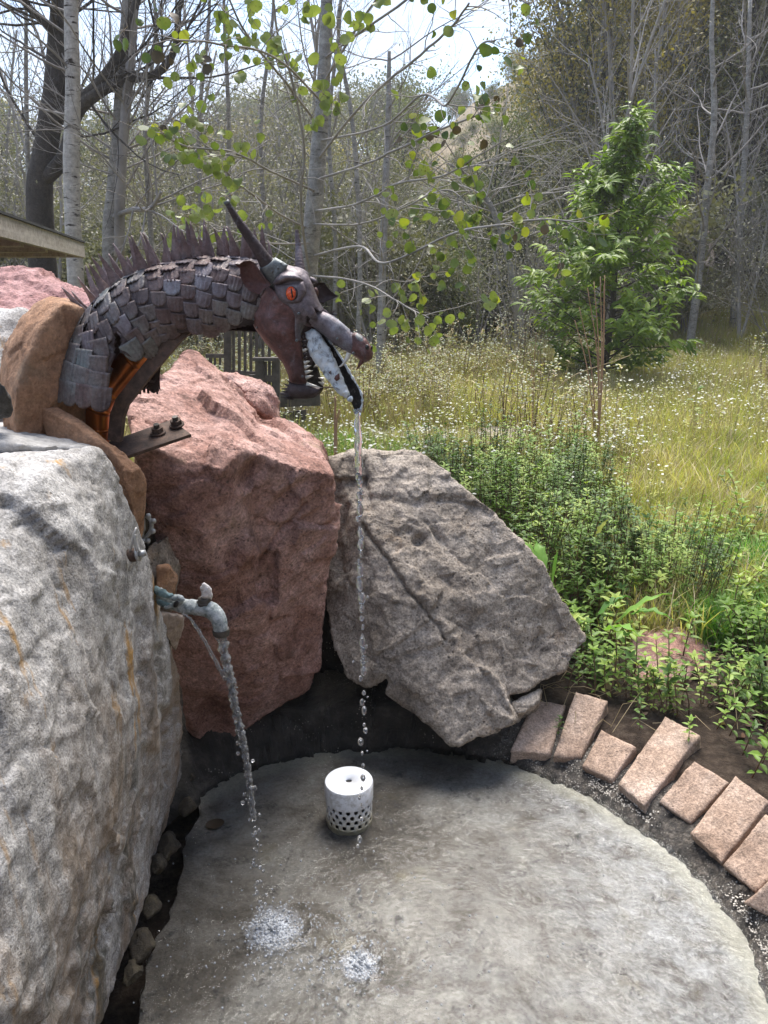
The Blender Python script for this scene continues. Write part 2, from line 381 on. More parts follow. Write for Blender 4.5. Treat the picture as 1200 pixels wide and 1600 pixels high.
m, t, b, g = newmat('dark_crusted_trough', .8)
t.links.new(rmp(t, noise(t, g, 45, 8, .72), [(.35, (.012, .010, .009)), (.56, (.05, .042, .036)), (.68, (.30, .28, .26)), (.8, (.6, .6, .6))]), b.inputs['Base Color'])
bump(t, b, [(noise(t, g, 150, 6, .75), 1, .004)]); M['trough'] = m
m, t, b, g = newmat('orange_glass_eye', .12)
t.links.new(rmp(t, noise(t, g, 160, 5, .6, dist=1), [(.3, (.45, .035, .012)), (.55, (.80, .11, .03)), (.8, (.95, .32, .10))]), b.inputs['Base Color']); M['eye'] = m
M['black'] = simple('near_black', (.01, .009, .009), .4)
M['screw'] = simple('grey_screw', (.16, .17, .17), .4, .6, bd=0)
M['tooth'] = simple('pale_tooth', (.55, .52, .46), .4, .1, bd=0)
M['pvc'] = None
m, t, b, g = newmat('white_pvc', .35, 0)
f = mathn(t, 'MULTIPLY', mrange(t, noise(t, g, 55, 8, .78), .46, .62), .75)
c = mixc(t, f, (.80, .81, .83), (.40, .38, .33))
sx = N(t, 'ShaderNodeSeparateXYZ'); t.links.new(g, sx.inputs[0])
c = mixc(t, mrange(t, mathn(t, 'ADD', sx.outputs[2], mathn(t, 'MULTIPLY', noise(t, g, 30, 5), .05)), .085, .03), c, (.50, .44, .29))
t.links.new(c, b.inputs['Base Color']); M['pvc'] = m
M['pvc_top'] = simple('clean_white_pvc', (.82, .84, .87), .3, 0, .03, 20, 0)
M['wood'] = simple('grey_weathered_wood', (.085, .070, .062), .85, 0, .4, 20, .002)
M['fascia'] = rockmat('weathered_fascia_board', [(.3, (.30, .26, .22)), (.7, (.50, .46, .41))], (.85, 1.1), stretch=(.3, .3, 6), bd=.2, pores=0)
M['ply'] = simple('pale_plywood_soffit', (.62, .47, .36), .8, 0, .08, 6, 0)
M['felt'] = simple('black_roofing_felt', (.03, .03, .032), .9)
M['zinc'] = simple('grey_zinc', (.42, .43, .43), .5, .4, .3, 60, .0005)
M['wire'] = simple('pale_wire', (.45, .44, .42), .5, .3, .2)
m, t, b, g = newmat('corroded_brass', .8, .1)
t.links.new(rmp(t, noise(t, g, 70, 7, .7), [(.3, (.10, .12, .11)), (.45, (.26, .30, .30)), (.58, (.50, .53, .53)), (.75, (.72, .72, .70))]), b.inputs['Base Color'])
bump(t, b, [(noise(t, g, 180, 6, .75), .9, .003)]); M['tap'] = m
M['tap_teal'] = simple('verdigris', (.13, .20, .21), .85, .1, .6, 60, .004)
M['tap_dark'] = simple('dark_brass', (.075, .065, .055), .6, .3, .5, 60, .001)
M['salt'] = simple('white_mineral_lumps', (.66, .62, .60), .85, 0, .3, 90, .005)
# ================================================================ STONES
def rock(name, hulls, mat, voxel=.007, low=.014, chip=.007, fine=.0022, seed=1, feats=(), label=None, cat='boulder', group=None, smooth_it=3, chipscale=9, parent=None, raw=False, strata=0):
    bm = bmesh.new()
    for h in hulls:
        pts = [PY(*p) if not raw else np.array(p) for p in h]
        vs = [bm.verts.new(p) for p in pts]
        r = bmesh.ops.convex_hull(bm, input=vs)
        dead = [v for v in vs if v.is_valid and not v.link_faces]
        bmesh.ops.delete(bm, geom=dead, context='VERTS')
    bmesh.ops.recalc_face_normals(bm, faces=bm.faces)
    me = bpy.data.meshes.new(name); bm.to_mesh(me); bm.free()
    tmp = bpy.data.objects.new('tmp', me); COL.objects.link(tmp)
    md = tmp.modifiers.new('r', 'REMESH'); md.mode = 'VOXEL'; md.voxel_size = voxel
    ms = tmp.modifiers.new('s', 'SMOOTH'); ms.factor = .5; ms.iterations = smooth_it
    dg = bpy.context.evaluated_depsgraph_get(); m2 = bpy.data.meshes.new_from_object(tmp.evaluated_get(dg))
    bpy.data.objects.remove(tmp); m2.name = name
    n = len(m2.vertices); V = np.empty(n * 3, np.float32); m2.vertices.foreach_get('co', V); V = V.reshape(-1, 3).astype(float)
    NV = np.empty(n * 3, np.float32); m2.vertex_normals.foreach_get('vector', NV); NV = NV.reshape(-1, 3)
    s = seed * 31
    d = low * fbm(V * 5 + s, 3, s) + chip * facet(V * chipscale + s, s) + chip * .5 * facet(V * chipscale * 2.7 + s, s + 9) + fine * fbm(V * 60 + s, 3, s) * 2
    if strata: d += strata * fbm(V * np.array([3, 3, 34]) + s, 2, s + 3)
    V = V + NV * d[:, None]
    px, py, dep = proj(V)
    for f in feats:
        if f[0] == 'pit':       # pit, px, py, rx, ry, angle, depth
            _, cx, cy_, rx, ry, an, dp = f
            a = R(an); ux = (px - cx) * math.cos(a) + (py - cy_) * math.sin(a); uy = -(px - cx) * math.sin(a) + (py - cy_) * math.cos(a)
            ww = np.exp(-((ux / rx) ** 2 + (uy / ry) ** 2) ** 1.5)
        else:                    # crack, [(px,py)..], width, depth
            _, pl, wd, dp = f
            jit = np.stack([px + 4 * vnoise(np.stack([px * .05, py * .05, px * 0], 1)), py + 4 * vnoise(np.stack([px * .05, py * .05, px * 0 + 7], 1))], 1)
            ww = np.exp(-(segdist(jit, pl, False) / wd) ** 2)
        ww = ww * (NV[:, 1] < .25)
        V = V - NV * (ww * dp)[:, None]
    m2.vertices.foreach_set('co', V.astype(np.float32).ravel()); m2.update()
    m2.polygons.foreach_set('use_smooth', np.ones(len(m2.polygons), bool)); m2.materials.clear()
    o = link(name, m2, mat, parent)
    return tagit(o, label, cat if parent is None else None, group)

rock('red_boulder', [
    [(205,700,1.62),(200,635,1.8),(300,549,2.3),(345,580,2.3),(405,640,2.25),(400,660,2.2),(385,705,1.76),(345,735,1.69),(310,765,1.66),(230,765,1.67),(247,840,1.75),(276,930,1.84),
     (330,860,1.70),(400,860,1.78),(420,1000,1.90),(281,960,1.84),(286,1060,1.92),(297,1140,2.0),(330,1158,2.03),(300,900,2.5),(300,1100,2.5),(400,900,2.6)],
    [(385,705,1.76),(400,650,2.2),(440,655,2.25),(500,690,2.15),(522,742,1.90),(524,762,1.92),(455,747,1.82),(400,850,1.83),(505,815,1.93),(497,850,1.97),(490,900,1.98),(420,1000,1.92),
     (498,955,2.03),(496,1040,2.08),(480,1078,2.09),(430,1110,2.06),(370,1152,2.03),(330,1158,2.03),(330,900,1.85),(500,700,2.6),(490,900,2.6),(480,1050,2.5),(330,1100,2.5)],
    ], M['red_rock'], seed=3, low=.010, chip=.020, smooth_it=1, voxel=.0065, chipscale=4.0, feats=[('crack', [(480,790),(440,830),(405,880),(402,915)], 3, .012), ('pit', 455, 775, 40, 12, -40, .018), ('crack', [(430,1010),(438,1060)], 3, .008),
      ('pit', 470, 985, 14, 30, 20, .012), ('crack', [(300,720),(345,735),(380,706)], 4, -.004), ('pit', 330, 1120, 22, 26, 0, .03), ('pit', 395, 740, 16, 30, 40, .02), ('pit', 350, 850, 20, 36, -20, .014)],
    label='tall red tuff boulder under the dragon with a pink sloping top')
rock('pink_rock', [[(335,578,2.5),(360,585,2.42),(395,596,2.38),(425,601,2.38),(438,628,2.36),(443,665,2.34),(400,640,2.3),(370,600,2.35),(340,640,2.5),(430,720,2.5),(430,620,2.8),(350,590,2.8),(430,720,2.8)]],
    M['red_rock'], voxel=.01, seed=5, chip=.014, label='small pink rock peeking over the right shoulder of the red boulder', cat='rock')
rock('granite_boulder', [
    [(-150,750,1.0),(0,720,1.15),(60,706,1.28),(155,700,1.34),(188,745,1.37),(211,803,1.41),(226,880,1.46),(246,930,1.50),(262,1005,1.56),(280,1062,1.64),(286,1180,1.86),(262,1275,1.78),(224,1400,1.47),(150,1600,1.10),(120,1700,1.0),
     (60,745,1.13),(0,1000,.87),(0,1300,.74),(0,1600,.64),(-200,1000,.75),(-200,1500,.6),(130,800,1.20),(165,1000,1.22),(185,1200,1.22),(85,1500,.88),(40,1700,.75),
     (-400,800,1.3),(-400,1500,1.0),(-300,700,1.6),(60,720,1.9),(200,1100,2.1),(-200,1500,1.6)]],
    M['granite'], voxel=.0065, seed=8, low=.010, chip=.0085, smooth_it=3, chipscale=6, feats=[('crack', [(222,960),(228,1100),(232,1220),(205,1330),(150,1480),(120,1600)], 9, .012), ('crack', [(250,1010),(258,1120),(262,1220)], 5, .012),
      ('crack', [(170,1330),(140,1420),(90,1560)], 8, .010), ('pit', 8, 788, 10, 8, 0, .008), ('pit', 30, 820, 14, 5, -20, .006)],
    label='huge pale grey granite boulder filling the left edge of the frame')
rock('grey_boulder', [
    [(512,712,2.32),(560,702,2.40),(650,702,2.40),(702,742,2.33),(765,803,2.28),(560,805,2.20),(640,900,2.10),(700,1000,2.02),(620,1025,2.01),(572,1080,2.05),(541,1060,2.08),(516,1000,2.14),(499,900,2.22),(498,850,2.27),(515,780,2.30),
     (560,720,2.7),(650,720,2.7),(600,1000,2.5),(700,950,2.55)],
    [(560,703,2.40),(650,702,2.40),(700,738,2.33),(765,801,2.28),(848,880,2.23),(916,1000,2.21),(882,1045,2.14),(820,1078,2.06),(795,1085,2.03),(700,985,2.03),(610,850,2.17),(640,950,2.12),(700,1060,2.04),(650,730,2.7),(860,950,2.6),(800,1050,2.5),(650,1000,2.4)],
    [(640,950,2.10),(700,1000,2.03),(780,1060,2.0),(806,1128,1.96),(760,1150,1.935),(706,1164,1.92),(672,1132,1.95),(640,1100,1.98),(600,1085,2.03),(620,1020,2.02),(740,1080,1.975),(700,1100,2.3),(800,1100,2.3),(700,1000,2.4)]],
    M['grey_rock'], seed=11, low=.011, chip=.013, smooth_it=1, voxel=.006, chipscale=7, feats=[('crack', [(566,815),(600,870),(640,925),(685,985),(700,1005)], 2.4, .016), ('pit', 655, 843, 11, 9, 0, .035), ('pit', 686, 838, 6, 22, -25, .022),
      ('crack', [(665,815),(695,840),(700,855)], 3, .010), ('pit', 640, 830, 8, 6, 0, .012), ('pit', 740, 970, 34, 22, 10, .016), ('pit', 636, 745, 14, 8, 0, .010), ('crack', [(560,780),(600,775),(640,790),(720,780)], 5, .007),
      ('pit', 690, 1060, 9, 26, 30, .012), ('crack', [(735,1020),(780,1090),(800,1115)], 3, .008), ('crack', [(540,790),(528,850),(530,900)], 5, .012), ('crack', [(700,1000),(725,980)], 3, .006), ('pit', 700, 905, 30, 12, 30, .008)],
    label='leaning grey boulder with a diagonal crack beside the falling water')
rock('pink_outcrop', [[(-200,440,2.6),(-60,420,2.6),(0,424,2.6),(45,428,2.5),(52,424,2.5),(100,445,2.45),(160,468,2.4),(175,520,2.3),(60,520,2.1),(0,500,2.1),(-200,520,2.1),(-200,800,2.2),(150,800,2.2),(170,620,2.3),(0,440,3.2),(150,480,3.0),(-200,500,3.2)]],
    M['pink_rock'], voxel=.011, seed=13, low=.03, chip=.02, label='long pink tuff rock behind the standing orange slab', cat='rock')
rock('pale_rock', [[(-200,490,1.8),(0,484,1.8),(40,482,1.8),(60,520,1.8),(-100,560,1.6),(10,620,1.62),(50,700,1.7),(-200,700,1.6),(-200,500,2.2),(60,500,2.1),(60,700,2.1)]],
    M['granite'], voxel=.011, seed=15, chip=.008, label='smooth pale grey rock left of the standing orange slab', cat='rock')
rock('mortar_ledge', [[(-200,655,1.35),(-200,655,1.9),(60,650,1.9),(170,690,1.75),(200,730,1.6),(226,800,1.60),(228,830,1.62),(190,740,1.45),(150,700,1.40),(0,690,1.3),(-200,900,1.5),(150,900,1.5),(220,900,1.7),(-200,900,1.9)]],
    M['mortar'], voxel=.009, low=.004, chip=.002, seed=16, label='flat bed of grey mortar between the granite boulder and the orange slabs', cat='mortar')
rock('standing_slab', [
    [(24,655,1.46),(27,603,1.46),(47,548,1.475),(62,515,1.49),(100,474,1.53),(134,480,1.59),(165,520,1.63),(170,700,1.64),(30,700,1.46),
     (2,650,1.55),(-3,600,1.56),(1,548,1.57),(30,500,1.59),(55,472,1.61),(78,463,1.63),(110,464,1.66),(142,480,1.68),(170,520,1.72),(170,700,1.72),(5,700,1.56)]],
    M['sandstone'], voxel=.0055, low=.002, chip=.005, seed=17, chipscale=9, smooth_it=0, fine=.0006, label='upright orange sandstone slab behind the dragon neck', cat='stone slab')
rock('edge_slab', [
    [(62,636,1.50),(88,634,1.52),(125,655,1.50),(180,698,1.47),(221,734,1.46),(202,738,1.43),(172,700,1.445),(114,662,1.475),(75,646,1.495),(72,700,1.50),(163,760,1.45),(196,800,1.44),(221,760,1.47),(125,700,1.5)],
    [(190,733,1.425),(221,733,1.46),(226,748,1.465),(227,790,1.47),(221,852,1.50),(211,825,1.45),(203,770,1.43),(192,740,1.425),(226,790,1.50),(221,852,1.53),(200,800,1.50)]],
    M['sandstone'], voxel=.0035, low=.001, chip=.0035, seed=19, chipscale=14, smooth_it=0, fine=.0005, label='thin orange sandstone slab wedged along the granite boulder top', cat='stone slab')
rock('wedge_stone', [[(228,860,1.58),(262,835,1.70),(282,880,1.72),(276,915,1.72),(240,905,1.56),(232,930,1.58),(270,960,1.72),(262,835,1.9),(282,900,1.9),(228,960,1.8)]], M['grey_rock'], voxel=.005, low=.004, chip=.006, seed=20,
    label='rough brown stone packed in the gap above the tap', cat='stone')
rock('wedge_stone', [[(246,885,1.545),(262,882,1.555),(278,900,1.58),(274,925,1.58),(262,930,1.56),(243,922,1.54),(262,882,1.62),(278,900,1.64),(243,925,1.62),(272,930,1.64)]], M['sandstone'], voxel=.004, low=.002, chip=.003, seed=21,
    label='small tan flake of stone just above the tap', cat='stone')
rock('wedge_stone', [[(250,955,1.53),(288,962,1.57),(284,985,1.585),(274,1016,1.59),(262,1000,1.55),(250,985,1.54),(250,955,1.6),(288,962,1.64),(274,1016,1.66)]], M['pale_block'], voxel=.004, low=.002, chip=.003, seed=22,
    label='pale triangular stone flake below the tap', cat='stone')
rock('dark_stone', [[(0,598,1.33),(12,610,1.33),(20,640,1.36),(14,652,1.36),(-30,650,1.33),(-40,600,1.36),(-30,600,1.45),(14,620,1.44),(14,652,1.45)]], M['wet'], voxel=.005, seed=23, low=.004, chip=.008, label='small dark rubble stone at the left edge under the pale rock', cat='stone')
rock('half_buried_stone', [[(985,1000,2.45),(1010,985,2.6),(1065,980,2.62),(1105,1010,2.55),(1110,1040,2.45),(1070,1055,2.30),(1030,1080,2.25),(1000,1060,2.3),(985,1130,2.4),(1110,1120,2.4),(1000,1080,2.9),(1110,1080,2.9)]],
    M['red_rock'], voxel=.01, seed=25, low=.01, chip=.006, label='flat red stone lying half hidden among the mint plants', cat='stone')
rock('rubble_stone', [[(800,1096,2.03),(830,1084,2.07),(846,1075,2.1),(840,1095,2.06),(822,1112,2.02),(806,1118,2.01),(800,1130,2.1),(846,1110,2.2)]], M['grey_rock'], voxel=.005, seed=26, low=.004, chip=.006, label='small grey rubble stone at the lower right foot of the leaning boulder', cat='stone')
rock('dark_stone', [[(455,760,2.5),(580,760,2.6),(440,1120,2.4),(680,1120,2.3),(455,760,2.9),(580,760,2.9),(440,1120,2.8),(680,1120,2.8)]], M['wet'], voxel=.014, seed=24, label='added dark rock standing in for the deep shade in the cleft between the red and grey boulders', cat='rock')  # added backing rock, its near-black colour stands in for shade in the cleft
rock('dark_stone', [[(222,775,1.66),(262,790,1.80),(266,850,1.80),(222,862,1.66),(222,775,1.9),(262,790,1.95),(266,850,1.95),(222,862,1.85)]], M['moss'], voxel=.008, seed=27, label='dark stone wedged behind the grey ring clamp', cat='stone')
# stones lying in the dark gap between the granite boulder and the pool
for k, (a, b_, y, s) in enumerate([(292,1262,1.80,.026),(262,1325,1.62,.034),(246,1352,1.56,.022),(236,1420,1.44,.024),(296,1215,1.92,.030),(222,1478,1.33,.030),(205,1520,1.26,.024)]):
    c = PY(a, b_, y); q = [c + s * np.array(v) for v in [(-1,0,0),(1,.2,0),(0,1.6,.2),(0,-1.6,0),(.1,.2,1),(0,.1,-1),(.6,-.8,.7),(-.6,.9,.6)]]
    rock('gap_stone', [q], M['moss'], voxel=.005, seed=30 + k, low=.010, chip=.006, raw=True, cat='stone',
         label='small mossy stone wedged in the gap between granite boulder and basin', group='stones in the gap by the granite boulder')
# ---------------------------------------------------------------- pool basin
CX, CY, RAD = 0.026, 1.346, 0.771
def rimnoise(a): return .012 * np.sin(3 * a + 1) + .008 * np.sin(7 * a) + .006 * np.sin(17 * a + 2)
na, nr = 360, 60
A = np.linspace(0, 2 * math.pi, na, endpoint=False); RR = np.linspace(0, 1, nr) ** .8
V = []
for r in RR:
    rr = r * (RAD + .012 + rimnoise(A) * .6); V.append(np.stack([CX + rr * np.cos(A), CY + rr * np.sin(A), 0 * A], 1))
for dz_ in (-.03, -.11): V.append(V[nr - 1] * [1, 1, 0] + [0, 0, dz_])
V = np.concatenate(V); wall = V[:, 2].copy()
def cutx(V): 
    lim = -.505 - .03 * (V[:, 1] - 1.5) + .012 * vnoise(V * [0, 9, 0], 3) + .006 * vnoise(V * [0, 40, 0], 4); V[:, 0] = np.maximum(V[:, 0], lim); return V
V = cutx(V)
V[:, 2] = wall + .004 * fbm(V * 6, 3, 3) + .0022 * fbm(V * 40, 3, 5) - .004
F = np.array([(i * na + j, i * na + (j + 1) % na, (i + 1) * na + (j + 1) % na, (i + 1) * na + j) for i in range(nr + 1) for j in range(na)])
o = link('pool_floor', npmesh('pool_floor', V, F[:, ::-1]), M['concrete']); o['kind'] = 'structure'
WZ = .0085
V = []; WR = np.linspace(0, 1, 40)
for r in WR:
    rr = r * (RAD - .004 + rimnoise(A) * .6); V.append(np.stack([CX + rr * np.cos(A), CY + rr * np.sin(A), 0 * A + WZ], 1))
V = np.concatenate(V); V = cutx(V); V[:, 0] += .002
for (sx_, sy_) in ((-.215, 1.40), (-.045, 1.31)):
    d = np.hypot(V[:, 0] - sx_, V[:, 1] - sy_); V[:, 2] += .0016 * np.sin(d * 150) * np.exp(-d * 11)
F = np.array([(i * na + j, i * na + (j + 1) % na, (i + 1) * na + (j + 1) % na, (i + 1) * na + j) for i in range(39) for j in range(na)])
o = link('pool_water', npmesh('pool_water', V, F[:, ::-1]), M['water']); o['kind'] = 'structure'
# edging: a ring of dark mortar with cut stones bedded in it
edging = empty('pool_edging', (CX, CY, 0), 'curved edging of upright cut red stones bedded in dark wet mortar around the basin', 'edging')
prof = [(-.02, -.02), (-.004, .0), (.006, .016), (.02, .022), (.035, .034), (.055, .046), (.08, .060), (.12, .068), (.18, .075), (.26, .07), (.30, -.05)]
na = 900; A = np.linspace(0, 2 * math.pi, na, endpoint=False); V = []
for dr, z in prof: V.append(np.stack([CX + (RAD + dr + rimnoise(A) * .6) * np.cos(A), CY + (RAD + dr + rimnoise(A) * .6) * np.sin(A), 0 * A + z], 1))
V = np.concatenate(V)
back = np.clip((V[:, 1] - 1.95) / .1, 0, 1) * np.clip((.48 - V[:, 0]) / .15, 0, 1)   # behind the basin the wall rises
out = np.hypot(V[:, 0] - CX, V[:, 1] - CY) - RAD
V[:, 2] += back * np.clip(out / .05, 0, 1) * .06
nz = fbm(V * 30, 4, 9); mm = V[:, 2] > -.03
V[mm, 2] += .014 * nz[mm] + .010 * facet(V[mm] * 34, 4); V[mm, 2] += back[mm] * (.016 * fbm(V[mm] * 12, 3, 19) + .022 * facet(V[mm] * 15, 11)); V[mm, 1] += back[mm] * .02 * facet(V[mm] * 17, 15); V[:, 0] += .006 * vnoise(V * 50, 2); V[:, 1] += .006 * vnoise(V * 50, 3)
n = len(prof)
F = np.array([(i * na + j, i * na + (j + 1) % na, (i + 1) * na + (j + 1) % na, (i + 1) * na + j) for i in range(n - 1) for j in range(na)])
link('mortar_bed', npmesh('mortar_bed', V, F[:, ::-1]), M['wet'], edging)
def prism(name, quad, drop, mat, parent, seed=0, cuts=5, amp=.004, bev=.006, dropdir=None):
    """block from its four top corners (world), extruded away from the top face, chipped"""
    q = [Vector(p) for p in quad]; n = ((q[1] - q[0]).cross(q[3] - q[0])).normalized()
    if n.z < 0: n = -n
    dd = Vector(dropdir) if dropdir is not None else -n
    bm = bmesh.new(); top = [bm.verts.new(p) for p in q]; bot = [bm.verts.new(p + dd * drop) for p in q]
    bm.faces.new(top); bm.faces.new(bot[::-1])
    for i in range(4): bm.faces.new((top[i], bot[i], bot[(i + 1) % 4], top[(i + 1) % 4]))
    bmesh.ops.recalc_face_normals(bm, faces=bm.faces)
    bmesh.ops.subdivide_edges(bm, edges=bm.edges[:], cuts=14, use_grid_fill=True)
    me = bpy.data.meshes.new(name); bm.to_mesh(me); bm.free()
    k = len(me.vertices); V = np.empty(k * 3, np.float32); me.vertices.foreach_get('co', V); V = V.reshape(-1, 3).astype(float)
    me.update(); NV = np.empty(k * 3, np.float32); me.vertex_normals.foreach_get('vector', NV); NV = NV.reshape(-1, 3)
    # corner wear: pull verts near box edges inward
    c = V.mean(0)
    rough = fbm(V * 22 + seed * 7, 3, seed) * amp + facet(V * 22 + seed, seed) * amp * .9
    V += NV * rough[:, None]
    U = (NV * NV).sum(1); edge = (np.abs(NV).max(1) < .93)
    e = np.array([abs(float(Vector(nn).dot(n))) for nn in NV]); em = (e > .2) & (e < .9)
    V[em] -= NV[em] * (bev * (.35 + .65 * (vnoise(V[em] * 45 + seed, 4) * .5 + .5)))[:, None]
    me.vertices.foreach_set('co', V.astype(np.float32).ravel()); me.polygons.foreach_set('use_smooth', np.ones(len(me.polygons), bool)); me.update()
    return link(name, me, mat, parent)
BR = [  # outer-left, outer-right, inner-right, inner-left px; z outer, z inner
    [(838,1091),(882,1100),(858,1178),(800,1172),.13,.055],
    [(901,1079),(948,1094),(908,1184),(866,1181),.165,.06],
    [(941,1140),(991,1165),(955,1219),(911,1197),.12,.055],
    [(1041,1119),(1092,1147),(1005,1257),(967,1225),.165,.06],
    [(1086,1189),(1138,1220),(1076,1285),(1030,1253),.145,.06],
    [(1151,1212),(1200,1250),(1125,1345),(1079,1302),.165,.06],
    [(1198,1272),(1262,1318),(1178,1392),(1131,1352),.16,.06],
    [(1225,1360),(1290,1395),(1235,1450),(1162,1412),.15,.055],
    [(1290,1400),(1350,1450),(1270,1520),(1210,1470),.15,.055],
    [(1330,1480),(1400,1540),(1310,1590),(1240,1530),.15,.055]]
for k, b_ in enumerate(BR):
    zo, zi = b_[4], b_[5]; o1, o2, i2, i1 = [np.array(c, float) for c in b_[:4]]; e_ = .035
    b_ = [o1 + (o1 - o2) * e_, o2 + (o2 - o1) * e_, i2 + (i2 - i1) * e_, i1 + (i1 - i2) * e_, zo, zi]
    q = [PZ(*b_[0], zo), PZ(*b_[1], zo - .004), PZ(*b_[2], zi), PZ(*b_[3], zi + .004)]
    prism('cut_stone', q, .085 if k != 1 else .11, M['brick'], edging, seed=k + 2, amp=.0022 if k else .004, bev=.004)
for k in range(6):      # the ring goes on round the near side of the basin
    a = R(-17 - 9.5 * k); da = R(3.9); rr1, rr2 = RAD + .045, RAD + .27 + .02 * math.sin(k * 5)
    P3 = lambda r, an, z: (CX + r * math.cos(an), CY + r * math.sin(an), z)
    prism('cut_stone', [P3(rr2, a + da * .85, .155), P3(rr2, a - da * .85, .155), P3(rr1, a - da, .06), P3(rr1, a + da, .06)], .085, M['brick'], edging, seed=40 + k, amp=.0022, bev=.004)
# low stone course at the back of the basin, under the boulders
for k, (x0, x1) in enumerate([(-.37, -.19), (-.175, -.04), (-.03, .09), (.1, .24), (.25, .36)]):
    z = .135; y = 2.135 - .25 * ((x0 + x1) / 2) ** 2
    prism('course_stone', [(x0, y, z), (x1, y - .005, z), (x1, y + .14, z + .004), (x0, y + .14, z)], .09, M['wet'], edging, seed=20 + k, amp=.006)
# white gravel bits caught in the wet mortar
mb = MB(); rg = np.random.default_rng(4)
for k in range(1500):
    a = rg.uniform(-.25, 1.25); 
    if fbm(np.array([[a * 3.0, 0, 0]]), 2, 5)[0] < .05: continue
    dr = abs(rg.normal(0, .02)) + .008; r = RAD + dr + float(rimnoise(a)) * .6; s = rg.uniform(.0008, .0030)
    z = np.interp(dr, [p[0] for p in prof], [p[1] for p in prof]) + .004
    v, f = sphVF((CX + r * math.cos(a), CY + r * math.sin(a), z), (s, s * rg.uniform(.6, 1), s * .7), 5, 3); mb.add(v, f)
o = mb.build('gravel', simple('pale_grit', (.52, .48, .42), .8, bd=0), edging, smooth=False); o['kind'] = 'stuff'
# ================================================================ DRAGON
DY = 1.60
dragon = empty('dragon_fountain', PY(150, 690, DY), 'copper dragon head and scaled neck arching over the red boulder, spouting water', 'dragon sculpture')
def headY(px): return DY - .028 - np.clip((np.asarray(px, float) - 400) / 200, -2, 1.2) * .06
def relief(name, outline, mat, parent, Y0=None, bulge=0., Rp=14, thick=.0015, back=None, step=3.0, off=0., dfn=None, wob=0, key=None, powr=.5):
    """a sheet (or, with back, a closed body) filling an outline, swelling towards the viewer's side"""
    P = np.asarray(outline, float); out = []
    for i in range(len(P)):
        a, b = P[i], P[(i + 1) % len(P)]; n = max(1, int(np.linalg.norm(b - a) / step))
        for k in range(n): out.append(a + (b - a) * k / n)
    out = np.array(out); no = len(out); lo = out.min(0); hi = out.max(0)
    gx, gy = np.meshgrid(np.arange(lo[0], hi[0], step), np.arange(lo[1], hi[1], step)); gx[::2] += step * .5
    G = np.stack([gx.ravel(), gy.ravel()], 1); G = G[inpoly(G[:, 0], G[:, 1], out)]
    if len(G): G = G[segdist(G, out) > step * .55]
    A_ = np.vstack([out, G]) if len(G) else out
    vs, es, fs, *_ = delaunay_2d_cdt([Vector(p) for p in A_], [(i, (i + 1) % no) for i in range(no)], [], 1, 1e-6)
    vs = np.array([tuple(v) for v in vs])
    d = segdist(vs, P); pr = np.clip(d / Rp, 0, 1); pr = np.clip(1 - (1 - pr) ** 2, 0, 1) ** powr
    def Yof(v):
        if dfn is not None: return dfn(v[:, 0], v[:, 1])
        if Y0 is None: return headY(v[:, 0])
        return np.array([Y0(*q) for q in v]) if callable(Y0) else np.full(len(v), float(Y0))
    yb = Yof(vs) + off; w_ = wob * vnoise(np.c_[vs * .05, vs[:, 0] * 0 + 3], 5) if wob else 0
    yf = yb - bulge * pr + w_; yk = yb + thick + ((back * pr) if back is not None else -bulge * pr + w_)
    Fv = np.array([PY(x, y, q) for (x, y), q in zip(vs, yf)]); Bv = np.array([PY(x, y, q) for (x, y), q in zip(vs, yk)]); n = len(vs)
    F = [tuple(f) for f in fs] + [tuple(n + i for i in f[::-1]) for f in fs]
    cnt = {}
    for f in fs:
        for i in range(len(f)):
            e = (f[i], f[(i + 1) % len(f)]); cnt[e] = 1
    F += [(a, b, n + b, n + a) for (a, b) in cnt if (b, a) not in cnt]
    me = recalc(npmesh(name, np.vstack([Fv, Bv]), F))
    return link(name, me, mat, parent)
# ---- neck
NC = np.array([(172, 640), (173, 600), (182, 560), (203, 515), (243, 484), (295, 470), (345, 465), (400, 468), (440, 476)], float)
NRr = np.array([80, 77, 70, 61, 56, 57, 57, 56, 50], float)
Cn = spline(NC, 8); Rn = np.interp(np.linspace(0, 8, len(Cn)), range(9), NRr)
Cw = np.array([PY(a, b, DY) for a, b in Cn]); pxm = (DY * CP + .05) / FPX
s_len = np.r_[0, np.cumsum(np.linalg.norm(np.diff(Cw, axis=0), axis=1))]; SL = s_len[-1]
def neck(s, th, lift=0):
    """s metres along the neck, th angle from the crest (positive towards the viewer)"""
    C = np.array([np.interp(s, s_len, Cw[:, k]) for k in range(3)])
    e = .004; C2 = np.array([np.interp(min(s + e, SL), s_len, Cw[:, k]) for k in range(3)]); C1 = np.array([np.interp(max(s - e, 0), s_len, Cw[:, k]) for k in range(3)])
    T = C2 - C1; T /= np.linalg.norm(T); Nn = np.array([-T[2], 0, T[0]]); Nn /= np.linalg.norm(Nn)
    r = np.interp(s, s_len, Rn) * pxm; D = np.array([0, -1.0, 0]) * (1 if s < .12 else 1 - .22 * min(1, (s - .12) / .12))
    nrm = math.cos(th) * Nn + math.sin(th) * D
    return C + nrm * (r + lift), nrm, T, -math.sin(th) * Nn + math.cos(th) * D
NEAR = [(96,520),(88,560),(84,612),(110,626),(135,632),(166,636),(172,600),(181,558),(184,515),(186,530),(186,556),(215,561),(245,548),(262,534),(285,521),(340,521),(372,514),(400,508),(440,508),(470,470),(440,398),(360,395),(290,398),(225,412),(175,440),(135,470),(105,505)]
ns, nth = 90, 96; V = []; th0, th1 = R(-152), R(158)
for i in range(ns):
    for j in range(nth): V.append(neck(SL * i / (ns - 1), th0 + (th1 - th0) * j / (nth - 1))[0])
V = np.array(V); F = []
